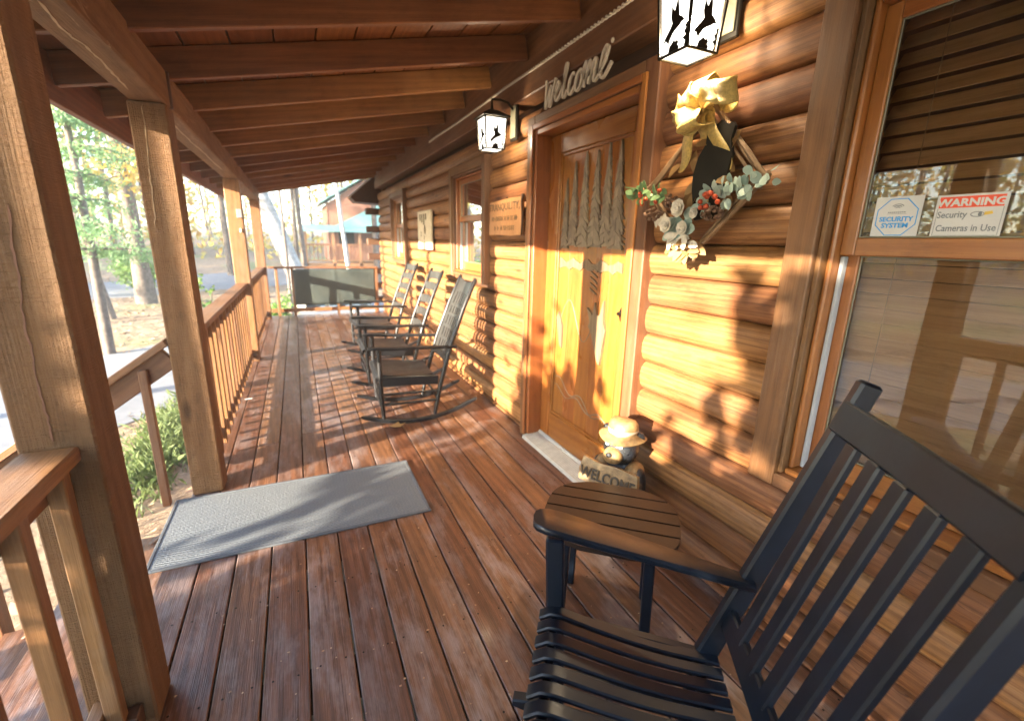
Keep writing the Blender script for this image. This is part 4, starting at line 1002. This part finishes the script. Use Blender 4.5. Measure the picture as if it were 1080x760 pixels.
# --- round-post chairs along the wall
def far_chair(kind):
    e = empty('rocking_chair', (0, 0, 0), None, 'rocking chair', 'black porch rocking chairs')
    mt = 'black_old'
    for s in (-1, 1): build_rocker(e, mt, s*.27, rocker_pts(-.52, .40, 0, 1.05, 0), .03, .034)
    for s in (-1, 1):
        b = MB(); b.tube([(.235, s*.27, .05), (.245, s*.268, .25), (.25, s*.265, .61)], [.015, .019, .017], 10); b.build('leg', mt, e, 60)
    def bx(z): return -.17-.36*(z-.05)/1.08*(.55+.45*(z-.05)/1.08)
    for s in (-1, 1):
        b = MB(); b.tube([(bx(z), s*(.262-.04*z), z) for z in (.05, .3, .6, .9, 1.12)]+[(bx(1.135), s*.217, 1.135)], [.015, .019, .019, .017, .016, .006], 10); b.build('back_post', mt, e, 60)
    # seat
    b = MB(); rings = []
    for k in range(13):
        t = k/12; x = .285-.46*t; hw = .275-.055*t; z = .425-.045*math.sin(t*PI*.6)-.035*max(0, (.1-t)/.1)
        rings.append([Vector((x, u*hw, z-.012*(1-u*u))) for u in (-1, -.6, -.2, .2, .6, 1)]+[Vector((x, u*hw, z-.03-.0*(1-u*u))) for u in (1, .6, .2, -.2, -.6, -1)])
    b.loft(rings); b.build('seat', mt, e, 50)
    b = MB()
    for s in (-1, 1): b.beam((.245, s*.268, .365), (-.205, s*.25, .335), .02, .075)
    b.beam((.25, -.262, .37), (.25, .262, .37), .02, .07); b.build('apron', mt, e, 40)
    b = MB()
    for s in (-1, 1):
        b.tube([(.24, s*.27, .17), (-.19, s*.262, .17)], .0105, 8); b.tube([(.243, s*.27, .255), (-.20, s*.26, .245)], .0105, 8)
    b.tube([(.24, -.27, .21), (.24, .27, .21)], .011, 8); b.tube([(.24, -.27, .13), (.24, .27, .13)], .011, 8); b.tube([(-.19, -.26, .2), (-.19, .26, .2)], .011, 8)
    b.build('stretcher', mt, e, 60)
    wide = .030 if kind == 'slot' else .05
    for s in (-1, 1):
        b = MB(); rings = []
        for x, hw in ((.33, .5), (.32, .85), (.28, 1), (.15, .95), (0, .8), (-.15, .6), (-.36, .45)):
            hw *= wide; y = s*(.272-.03*max(0, -x+.1)/.5); z = .625-.03*(.33-x)/.69
            rings.append([Vector((x, y-hw, z)), Vector((x, y-hw*.8, z+.011)), Vector((x, y+hw*.8, z+.011)), Vector((x, y+hw, z)), Vector((x, y+hw*.8, z-.011)), Vector((x, y-hw*.8, z-.011))])
        b.loft(rings); b.build('arm', mt, e, 45)
    if kind == 'slot':
        # pale panel with rows of slots, built from vertical ribs and cross bands, curved crest
        b = MB(); zr = [.50, .585, .605, .685, .705, .785, .805, .885, .905, .985, 1.10]
        def pt(u, z, d): hw = .205-.0*z; bow = .018*(1-u*u); return Vector((bx(z)-bow+d, u*(.228-.035*z), z))
        def patch(u0, u1, z0, z1, crest=False):
            n = 4; rings = []
            for i in range(n+1):
                u = u0+(u1-u0)*i/n; zt = z1-(.03*(1-u*u) if crest else 0)
                rings.append([pt(u, z0, .005), pt(u, zt, .005), pt(u, zt, -.005), pt(u, z0, -.005)])
            b.loft(rings)
        patch(-.96, .96, .46, .50); patch(-.96, .96, 1.0, 1.115, True)
        rows = ((.50, .60), (.62, .70), (.72, .80), (.82, .88), (.90, 1.0))
        cols = (-.62, -.3, 0, .3, .62)
        for (z0, z1) in rows:
            e0 = [-.96]+[c for u in cols for c in (u-.055, u+.055)]+[.96]
            for k in range(0, len(e0), 2): patch(e0[k], e0[k+1], z0, z1)
        for z0, z1 in ((.60, .62), (.70, .72), (.80, .82), (.88, .90)): patch(-.96, .96, z0, z1)
        b.build('slotted_panel', 'back_panel', e, 40)
    else:
        for z in (.56, .69, .82, .95, 1.06):
            b = MB(); rings = []
            for i in range(9):
                u = -1+i/4; hh = .040; bow = .022*(1-u*u); x = bx(z)-bow; y = u*(.248-.036*z); cz = z+.012*(1-u*u)
                rings.append([Vector((x+.006, y, cz-hh)), Vector((x+.006+bx(z+hh)-bx(z), y, cz+hh)), Vector((x-.006+bx(z+hh)-bx(z), y, cz+hh)), Vector((x-.006, y, cz-hh))])
            b.loft(rings); b.build('ladder_slat', 'back_panel', e, 50)
    return e
c1 = far_chair('slot'); c1.location = (.765, 3.71, 0); c1.rotation_euler = (0, 0, math.radians(180-3))
tag(c1, 'slender black rocking chair with slotted pale back panel, closest of the row by the wall')
c2 = far_chair('ladder'); c2.location = (.785, 4.70, 0); c2.rotation_euler = (0, 0, math.radians(180-1))
tag(c2, 'ladder back rocking chair with wide flat arms, middle of the row by the wall')
c3 = copy_tree(c2); c3.location = (.86, 6.10, 0); c3.rotation_euler = (0, 0, math.radians(180+3))
tag(c3, 'ladder back rocking chair furthest along the deck, last of the row by the wall')

# ================================================================ SIDE TABLE
e = empty('side_table', (0, 0, 0), 'dark slatted oval side table between the near rocking chair and the bear statue', 'side table')
b = MB(); a_, b_ = .245, .225; n = 6; wv = 2*b_/n
for i in range(n):
    y0 = -b_+wv*i+.0045; y1 = y0+wv-.009
    pts = []
    def hx(y): return a_*(1-min(1, abs(y)/b_*.985)**3.0)**(1/2.2)
    ys = [y0+(y1-y0)*k/6 for k in range(7)]
    ol = [(hx(y), y) for y in ys]+[(-hx(y), y) for y in reversed(ys)]
    b.prism(ol, (0, 0, .428), (1, 0, 0), (0, 1, 0), .018)
b.build('table_top', plain('dark_brown_paint', (.018, .010, .008), .42, var=.15, spec=.32, bump=.05), e, 30)
for sx in (-1, 1):
    for sy_ in (-1, 1):
        b = MB(); b.beam((sx*.155, sy_*.135, .002), (sx*.145, sy_*.125, .427), .036, .036, up=(0, 1, 0)); b.build('leg', 'black', e, 40)
b = MB()
for s in (-1, 1): b.beam((-.135, s*.128, .395), (.135, s*.128, .395), .018, .05); b.beam((s*.148, -.115, .395), (s*.148, .115, .395), .018, .05)
b.build('apron', 'black', e, 40)
e.location = (.985, 1.205, 0); e.rotation_euler = (0, 0, math.radians(-41))

# ================================================================ OUTDOORS
def gz(x, y):
    d = math.hypot(x-0, y-4); r = -.75+.04*math.sin(x*.7+y*.3)*math.sin(y*.45)*min(1, max(0, (d-6)/6))
    if d > 19: r += (d-19)*.055 if d < 70 else 51*.055+(d-70)*.02
    return r
b = MB(); xs = np.concatenate([np.linspace(-180, -60, 8), np.linspace(-56, 56, 75), np.linspace(60, 180, 8)]); ys = np.concatenate([np.linspace(-180, -50, 8), np.linspace(-46, 76, 80), np.linspace(80, 180, 8)])
v = [(x, y, gz(x, y)) for y in ys for x in xs]; k = len(xs); f = [(j*k+i, j*k+i+1, (j+1)*k+i+1, (j+1)*k+i) for j in range(len(ys)-1) for i in range(k-1)]
b.add(v, f); tag(b.build('ground', 'ground', smooth=80), kind='structure')
def strip(name, cl, w, lift=.03):
    P_ = spline(cl, 10); v = []; f = []
    for i, p in enumerate(P_):
        d = (P_[min(i+1, len(P_)-1)]-P_[max(0, i-1)]).normalized(); nr = Vector((-d.y, d.x, 0))
        for t in (-1, -.5, 0, .5, 1):
            q = p+nr*w*t*(1+.04*math.sin(i*.7)); v.append((q.x, q.y, gz(q.x, q.y)+lift-.02*abs(t)**4))
    for i in range(len(P_)-1):
        for t in range(4): a = i*5+t; f.append((a, a+5, a+6, a+1))
    b = MB(); b.add(v, f); return tag(b.build(name, 'road', smooth=80), kind='structure')
strip('driveway', [(-14, -12), (-8, -1), (-5.3, 4.4), (-2.6, 8.6), (2.2, 14.5), (9, 22), (20, 30)], 1.75)
strip('lane', [(-16, 18), (-8, 21.5), (-3.2, 25), (2, 28.5), (14, 31)], 2.6, .035)

# leaf cards
def cards(name, mat, cs, size, parent=None, flat=False, asp=.6, nrm=None):
    cs = np.asarray(cs, dtype=np.float64); n = len(cs)
    if flat: th = rng.uniform(0, 2*PI, n); u = np.stack([np.cos(th), np.sin(th), rng.uniform(-.35, .35, n)], 1); w = np.stack([-np.sin(th), np.cos(th), rng.uniform(-.35, .35, n)], 1)
    else:
        u = rng.normal(size=(n, 3)); u /= np.linalg.norm(u, axis=1)[:, None]; t = rng.normal(size=(n, 3)); w = np.cross(u, t); w /= np.linalg.norm(w, axis=1)[:, None]
    s = (size*rng.uniform(.55, 1.3, n))[:, None]
    bend = np.cross(u, w)*s*.25
    V_ = np.stack([cs-u*s, cs+w*s*asp-bend, cs+u*s, cs-w*s*asp-bend], 1).reshape(-1, 3)
    me = bpy.data.meshes.new(name); me.vertices.add(4*n); me.vertices.foreach_set('co', V_.astype(np.float32).ravel())
    me.loops.add(4*n); me.loops.foreach_set('vertex_index', np.arange(4*n, dtype=np.int32)); me.polygons.add(n)
    me.polygons.foreach_set('loop_start', np.arange(0, 4*n, 4, dtype=np.int32)); me.polygons.foreach_set('loop_total', np.full(n, 4, dtype=np.int32))
    me.update(); a = me.attributes.new('rnd', 'FLOAT', 'POINT'); a.data.foreach_set('value', np.repeat(rng.uniform(0, 1, n), 4).astype(np.float32))
    me.materials.append(M[mat]); o = bpy.data.objects.new(name, me); C.objects.link(o)
    if parent is not None: adopt(o, parent)
    return o
def limbs(x, y, z0, h, r, lean=(0, 0), nb=9, spread=.35, rs=None, first=.3):
    """returns MB with trunk + limbs and list of branch tips"""
    rs = rs or random; b = MB(); n = 9; tr = []
    for i in range(n+1):
        t = i/n; tr.append(Vector((x+lean[0]*t*h+.05*h*.1*math.sin(t*5+x), y+lean[1]*t*h+.05*h*.1*math.cos(t*4+y), z0-.1+h*t)))
    b.tube(tr, [r*(1.25 if i == 0 else 1)*(1-.78*i/n) for i in range(n+1)], 10)
    tips = []
    for k in range(nb):
        t = first+(1-first)*(k+.5)/nb; i = min(n-1, int(t*n)); p = tr[i].lerp(tr[i+1], t*n-i); a = k*2.4+rs.random(); ln = h*spread*(1.15-t)*rs.uniform(.7, 1.2)
        q = p+Vector((math.cos(a)*ln, math.sin(a)*ln, ln*rs.uniform(.2, .7))); m_ = (p+q)/2+Vector((0, 0, .08*ln))
        rr = r*(1-.78*t)*.42; b.tube([p, m_, q], [rr, rr*.6, rr*.2], 6); tips += [(p+q)/2, q, (m_+q)/2]
        for s in range(3):
            q2 = m_.lerp(q, rs.random())+Vector((rs.uniform(-1, 1), rs.uniform(-1, 1), rs.uniform(-.2, .8)))*ln*.4; b.tube([m_.lerp(q, .3), q2], [rr*.4, rr*.12], 5); tips.append(q2)
    tips.append(tr[-1]); return b, tips
def tree(name, x, y, h, r, leaf, label, lean=(0, 0), nleaf=3500, size=.07, blob=.7, nb=9, spread=.33, group='woodland trees beyond the driveway', seed=0, bark='bark', first=.35, droop=0, z0=None):
    rs = random.Random(seed+int(x*13)+int(y*7)); z0 = gz(x, y) if z0 is None else z0
    e = empty(name, (x, y, z0), label, 'tree', group)
    b, tips = limbs(x, y, z0, h, r, lean, nb, spread, rs, first); b.build('trunk', bark, e, 60)
    if nleaf:
        tp = np.array([tuple(t) for t in tips]); idx = rng.integers(0, len(tp), nleaf)
        keep = rng.uniform(.3, 1, len(tp)); off = rng.normal(size=(nleaf, 3))*np.array([blob, blob, blob*.55])*keep[idx][:, None]*.6
        cs = tp[idx]+off; cs[:, 2] -= droop*np.abs(rng.normal(size=nleaf)); cs = cs[cs[:, 2] > z0+.6]
        cards('crown', leaf, cs, size, e)
    return e
def pine_tree(x, y, h, r, label, nleaf=9000, seed=1, low=1.0, maxr=2.2, group='woodland trees beyond the driveway', z0=None, size=.10):
    rs = random.Random(seed); z0 = gz(x, y) if z0 is None else z0; e = empty('pine_tree', (x, y, z0), label, 'tree', group); b = MB()
    b.tube([(x, y, z0-.1), (x+.05, y, z0+h*.5), (x, y, z0+h)], [r, r*.6, .02], 9); cs = []
    z = low
    while z < h-.2:
        R_ = maxr*(1-z/h)**.8*rs.uniform(.75, 1.1)
        for k in range(6):
            a = rs.uniform(0, 2*PI); q = Vector((x+math.cos(a)*R_, y+math.sin(a)*R_, z0+z-.10*R_)); p = Vector((x, y, z0+z)); mdl = (p+q)/2+Vector((0, 0, .06*R_))
            b.tube([p, mdl, q], [.03*R_/2+.008, .014, .004], 5)
            for s in range(int(nleaf/(h/.42*6))):
                t = rs.random()**.7; c = p.lerp(mdl, t*2) if t < .5 else mdl.lerp(q, t*2-1); c = c+Vector((rs.gauss(0, .20), rs.gauss(0, .20), rs.gauss(0, .11)-.07))*(.4+R_*.5*(1-abs(t-.6))); cs.append(tuple(c))
        z += .42
    b.build('trunk', 'bark', e, 60); cards('crown', 'pine', cs, size, e, asp=.22); return e
def shrub(x, y, h, w, leaf, label, n=1500, size=.05, group='shrubs around the yard', z0=None):
    z0 = gz(x, y) if z0 is None else z0; e = empty('shrub', (x, y, z0), label, 'shrub', group); b = MB(); tp = []
    for k in range(9):
        a = k*.7+random.random(); q = (x+math.cos(a)*w*random.uniform(.2, 1), y+math.sin(a)*w*random.uniform(.2, 1), z0+h*random.uniform(.5, 1)); b.tube([(x, y, z0-.05), ((x+q[0])/2, (y+q[1])/2, z0+h*.45), q], [.02, .012, .004], 5); tp += [q, ((x+q[0])/2, (y+q[1])/2, z0+h*.5)]
    b.build('stem', 'bark', e, 60); tp = np.array(tp); i = rng.integers(0, len(tp), n); cs = tp[i]+rng.normal(size=(n, 3))*w*.22; cs[:, 2] = np.maximum(cs[:, 2], z0+.05)
    cards('crown', leaf, cs, size, e); return e

tree('tree', -4.5, 18.0, 13, .24, 'leaf_yel', 'thick grey trunked tree seen in the gap between the two nearest posts', nleaf=4500, size=.10, blob=1.6)
tree('tree', -5.5, 16.0, 9, .10, 'leaf_yel', 'slim tree left of the thick grey trunk, nearest the big post', nleaf=1800, size=.08, lean=(-.03, 0))
tree('tree', -4.50, 15.0, 8, .085, 'leaf_yel', 'thin dark tree leaning left just beside the thick grey trunk', nleaf=1500, size=.08, lean=(-.10, 0))
tree('tree', -7.6, 20.0, 12, .16, 'leaf_grn', 'green leaved tree furthest left in the gap by the large front post', nleaf=4000, size=.10, blob=1.4)
tree('tree', -2.1, 22.0, 12, .06, 'leaf_yel', 'very thin tree seen beyond the railing between the second and third posts', nleaf=2200, size=.09, blob=1.3, lean=(-.02, 0))
tree('leaning_tree', .30, 15.2, 11, .29, 'leaf_yel', 'thick bare trunk leaning left beyond the far end of the porch', lean=(-.33, .05), nleaf=3000, size=.10, blob=1.6, bark='pale_bark', first=.5, z0=-.75)
tree('tree', 1.36, 14.0, 10, .07, 'leaf_yel', 'slender pale trunk in front of the neighbouring cabin', lean=(-.06, 0), nleaf=1800, size=.09, blob=1.3, bark='pale_bark', first=.55)
tree('tree', -.22, 13.0, 9, .045, 'leaf_org', 'very thin dark tree crossing in front of the leaning trunk', nleaf=900, size=.07, first=.5, lean=(-.02, 0))
tree('tree', .25, 17.0, 11, .09, 'leaf_yel', 'dark thin tree right behind the leaning trunk', nleaf=2500, size=.10, blob=1.3, first=.45, lean=(-.04, 0))
tree('tree', 3.2, 21.0, 12, .14, 'leaf_yel', 'yellow leaved tree rising over the neighbouring cabin roof', nleaf=5000, size=.12, blob=1.8, spread=.4)
tree('tree', -3.0, 27.0, 13, .16, 'leaf_org', 'orange leaved tree beyond the lane behind the third post', nleaf=4500, size=.12, blob=1.8)
tree('tree', .0, 27.0, 12, .13, 'leaf_yel', 'yellow tree behind the lane left of the neighbouring cabin', nleaf=4500, size=.12, blob=1.8, spread=.4)
pine_tree(-3.3, 10.6, 6.5, .09, 'soft green pine with drooping boughs just across the driveway', nleaf=20000, seed=4, low=1.9, maxr=1.6, size=.055)
pine_tree(-6.6, 13.6, 9, .12, 'dark green pine behind the slim trees on the left', nleaf=24000, seed=9, low=1.8, maxr=2.3, size=.07)
shrub(-1.50, 9.3, 1.6, .22, 'leaf_grn', 'bright green sapling growing just past the second post', 330, .05)
shrub(-.5, 10.6, 1.0, .35, 'leaf_grn', 'green bush behind the far corner of the railing', 900, .05)
shrub(-5.6, 22, 1.3, .9, 'leaf_grn', 'low green bush at the foot of the woods left of the thick trunk', 1600, .08)
shrub(-4.0, 20.5, 1.1, .7, 'leaf_grn', 'round green bush right of the thick grey trunk', 1400, .07)
# off to the left: what shades the near part of the deck
shrub(-4.9, -.55, 2.82, .95, 'leaf_grn', 'dense bush left of the porch beside the steps', 5200, .10)
shrub(-5.0, -3.0, 5.8, 1.1, 'leaf_grn', 'tallest dense bush left of the porch, facing the near window', 17000, .14)
tree('tree', -4.0, .13, 7.5, .13, 'leaf_yel', 'added unseen young tree that shades the large front post', nleaf=300, size=.09, first=.65, nb=5)  # unseen trunk added to keep the sun off the large front post
tree('tree', -4.0, 1.60, 7.5, .13, 'leaf_yel', 'added unseen young tree that shades the post beside the mat', nleaf=300, size=.09, first=.65, nb=5)  # likewise added out of view, shading the post by the mat
shrub(-4.9, -5.2, 4.0, 1.1, 'leaf_grn', 'dense bush left of the porch, nearest the viewer', 6000, .11)
tree('tree', -12, -6.0, 10, .2, 'leaf_yel', 'autumn tree across the driveway facing the near window', nleaf=700, size=.11, blob=1.5)
tree('tree', -11, 1.0, 9, .12, 'leaf_grn', 'green tree across the driveway facing the door', nleaf=250, size=.10, blob=1.4, first=.6)
tree('tree', -13, 3.5, 11, .14, 'leaf_org', 'orange tree further back facing the row of rocking chairs', nleaf=420, size=.10, blob=1.4, first=.5)

# far woods as one mass
cs = []; b = MB(); rs = random.Random(77)
for k in range(150):
    a = math.radians(rs.uniform(-88, 42)); d = rs.uniform(32, 60); x = math.sin(a)*d; y = 4+math.cos(a)*d; z0 = gz(x, y); h = rs.uniform(9, 16)
    b.tube([(x, y, z0-.2), (x+rs.uniform(-.4, .4), y, z0+h*.6), (x+rs.uniform(-.8, .8), y, z0+h)], [rs.uniform(.1, .22), .09, .02], 6)
    for s in range(230): cs.append((x+rs.gauss(0, 1.9), y+rs.gauss(0, 1.9), z0+h*rs.uniform(.12, 1.05)))
for k in range(2500):
    a = math.radians(rs.uniform(-88, 42)); d = rs.uniform(30, 46); x = math.sin(a)*d; y = 4+math.cos(a)*d; cs.append((x, y, gz(x, y)+rs.uniform(0, 1.6)))
tag(b.build('distant_trunks', 'bark', smooth=60), 'far trunks of the woods beyond the lane', 'woods', None, 'stuff')
tag(cards('distant_woods', 'leaf_yel', cs, .24), 'mass of pale autumn foliage far beyond the porch', 'woods', None, 'stuff')
# ground cover
cs = []
for k in range(9000):
    x = rs.uniform(-12, -.75); y = rs.uniform(1, 26)
    cs.append((x, y, gz(x, y)+.02))
def on_drive(c):   # keep most leaves off the driveway band
    return abs((c[1]-8.6)-(c[0]+2.6)*1.35) < 2.6 and rs.random() < .93
cs = [c for c in cs if not on_drive(c)]
tag(cards('leaf_litter', 'litter', cs, .055, flat=True), 'scattered dry leaves covering the yard', 'leaf litter', None, 'stuff')
b = MB(); vs = []; fs = []
gc = []
for k in range(2600):
    x = rs.gauss(-1.42, .16); y = rs.gauss(5.75, .75)
    if x > -.72: continue
    z = gz(x, y); h = rs.uniform(.05, .17); a = rs.uniform(0, 2*PI); w = .007; o = len(vs); lx, ly = rs.gauss(0, .06), rs.gauss(0, .06)
    vs += [(x-w*math.cos(a), y-w*math.sin(a), z), (x+w*math.cos(a), y+w*math.sin(a), z), (x+lx*.4, y+ly*.4, z+h*.7), (x+lx, y+ly, z+h)]; fs += [(o, o+1, o+2), (o+1, o+3, o+2)]
b.add(vs, fs); g_ = b.build('grass', 'grass'); tag(g_, 'long green grass growing along the deck edge', 'grass', None, 'stuff')
a_ = g_.data.attributes['rnd']; a_.data.foreach_set('value', rng.uniform(0, 1, len(vs)).astype(np.float32))

# neighbouring cabin with teal roof
nb_ = empty('neighbour_cabin', (3.5, 27, .2), 'neighbouring red brown cabin with teal metal roof and railed porch, beyond the far railing', 'cabin')
b = MB(); b.box((1.7, 27.5, .2), (9, 33, 3.2), 0, .02); b.prism([(1.7, 3.2), (9, 3.2), (9, 3.4), (5.3, 5.6)], (0, 27.52, 0), (1, 0, 0), (0, 0, 1), -5.4)
b.build('wall', plain('red_brown_siding', (.30, .14, .09), .7, bump=.2), nb_)
b = MB(); v = [(.2, 25.4, 1.72), (9.4, 25.4, 1.72), (9.4, 27.4, 2.05), (.5, 27.4, 2.05)]; b.add(v+[(p[0], p[1], p[2]+.06) for p in v], [(0, 1, 2, 3), (7, 6, 5, 4), (0, 4, 5, 1), (1, 5, 6, 2), (2, 6, 7, 3), (3, 7, 4, 0)]); b.build('porch_roof', 'teal_roof', nb_)
b = MB(); v = [(1.3, 27.3, 3.15), (5.3, 27.3, 5.65), (5.3, 33.2, 5.65), (1.3, 33.2, 3.15)]; b.add(v+[(p[0]-.03, p[1], p[2]+.08) for p in v], [(0, 1, 2, 3), (7, 6, 5, 4), (0, 4, 5, 1), (1, 5, 6, 2), (2, 6, 7, 3), (3, 7, 4, 0)])
v = [(9.5, 27.3, 3.15), (5.31, 27.3, 5.65), (5.31, 33.2, 5.65), (9.5, 33.2, 3.15)]; b.add(v+[(p[0]+.03, p[1], p[2]+.08) for p in v], [(0, 3, 2, 1), (7, 4, 5, 6), (0, 1, 5, 4), (1, 2, 6, 5), (2, 3, 7, 6), (3, 0, 4, 7)]); b.build('roof', 'teal_roof', nb_)
b = MB(); b.box((.3, 25.5, .0), (9.2, 27.5, .18), 0); b.build('porch_floor', 'rail', nb_)
b = MB(); b.prism([(1.8, 1.95), (8.6, 1.95), (8.6, 3.4), (4.6, 3.4)], (0, 27.3, 0), (1, 0, 0), (0, 0, 1), .5); b.build('cross_roof', 'teal_roof', nb_)
for i, x in enumerate((.4, 1.7, 3.0, 4.3, 5.6)):
    b = MB(); b.box((x, 25.5, -.9), (x+.14, 25.64, 1.7), 2); b.build('porch_post', 'rail', nb_)
b = MB(); b.box((.5, 25.52, 1.05), (9, 25.6, 1.14), 0); b.box((.5, 25.54, .28), (9, 25.58, .34), 0); 
for i in range(44): b.box((.6+i*.19, 25.54, .34), (.65+i*.19, 25.58, 1.05), 2)
b.build('porch_railing', 'rail', nb_)
for x in (2.2, 4.4):
    b = MB(); b.box((x, 27.44, 1.0), (x+.8, 27.5, 2.1), 2); b.build('window', 'iron', nb_)

# thin scattering volume added to pale the outdoors like overexposure
m, nt, out = new_mat('glare_veil_air'); pv = nt.nodes.new('ShaderNodeVolumePrincipled'); pv.inputs['Color'].default_value = (.95, .97, 1, 1); pv.inputs['Density'].default_value = .0026; pv.inputs['Anisotropy'].default_value = .2
L(nt, pv.outputs[0], out.inputs['Volume']); M['glare_veil'] = m
b = MB(); b.add([(x, y, z) for z in (-2.5, 20) for x, y in ((-182, -182), (182, -182), (182, 182), (-182, 182))], [(3, 2, 1, 0), (4, 5, 6, 7), (0, 1, 5, 4), (1, 2, 6, 5), (2, 3, 7, 6), (3, 0, 4, 7)])
tag(b.build('glare_veil', 'glare_veil'), 'added thin volume that pales the yard and far trees like overexposure', 'glare_veil', None, 'stuff')

# ================================================================ CAMERA, LIGHT, WORLD
cam = bpy.data.cameras.new('camera'); co = bpy.data.objects.new('camera', cam); C.objects.link(co)
yaw, pit, rol = map(math.radians, (25.03, 14.51, 1.30))
fw = Vector((math.sin(yaw)*math.cos(pit), math.cos(yaw)*math.cos(pit), -math.sin(pit))); rt = Vector((math.cos(yaw), -math.sin(yaw), 0)); up_ = rt.cross(fw)
r2 = rt*math.cos(rol)+up_*math.sin(rol); u2 = up_*math.cos(rol)-rt*math.sin(rol)
co.matrix_world = Matrix(((r2.x, u2.x, -fw.x, 0), (r2.y, u2.y, -fw.y, 0), (r2.z, u2.z, -fw.z, 1.42), (0, 0, 0, 1)))
cam.sensor_width = 36; cam.lens = 36*481.4/1080; cam.dof.use_dof = True; cam.dof.focus_distance = 1.5; cam.dof.aperture_fstop = 2.2; cam.clip_start = .02; cam.clip_end = 2000
scene.camera = co
EL, AZ = math.radians(12.9), math.radians(21)
sd = Vector((math.cos(AZ)*math.cos(EL), math.sin(AZ)*math.cos(EL), -math.sin(EL)))
sun = bpy.data.lights.new('sun', 'SUN'); sun.energy = 5; sun.angle = math.radians(.55); sun.color = (1, .86, .66)
so_ = bpy.data.objects.new('sun', sun); C.objects.link(so_); so_.rotation_euler = sd.to_track_quat('-Z', 'Y').to_euler()
w = bpy.data.worlds.new('World'); scene.world = w; w.use_nodes = True; nt = w.node_tree; nt.nodes.clear()
sky = nt.nodes.new('ShaderNodeTexSky'); sky.sky_type = 'NISHITA'; sky.sun_disc = False; sky.sun_elevation = EL; sky.sun_rotation = math.atan2(-sd.x, -sd.y)
sky.air_density = 1.0; sky.dust_density = .8; sky.ozone_density = 2
bg = nt.nodes.new('ShaderNodeBackground'); bg.inputs[1].default_value = .15; wo = nt.nodes.new('ShaderNodeOutputWorld')
nt.links.new(sky.outputs[0], bg.inputs[0]); nt.links.new(bg.outputs[0], wo.inputs[0])
scene.view_settings.view_transform = 'Standard'; scene.view_settings.look = 'None'; scene.view_settings.gamma = 1
scene.view_settings.exposure = 3.4
scene.render.engine = 'CYCLES'
scene.cycles.max_bounces = 7; scene.cycles.diffuse_bounces = 3; scene.cycles.transparent_max_bounces = 12
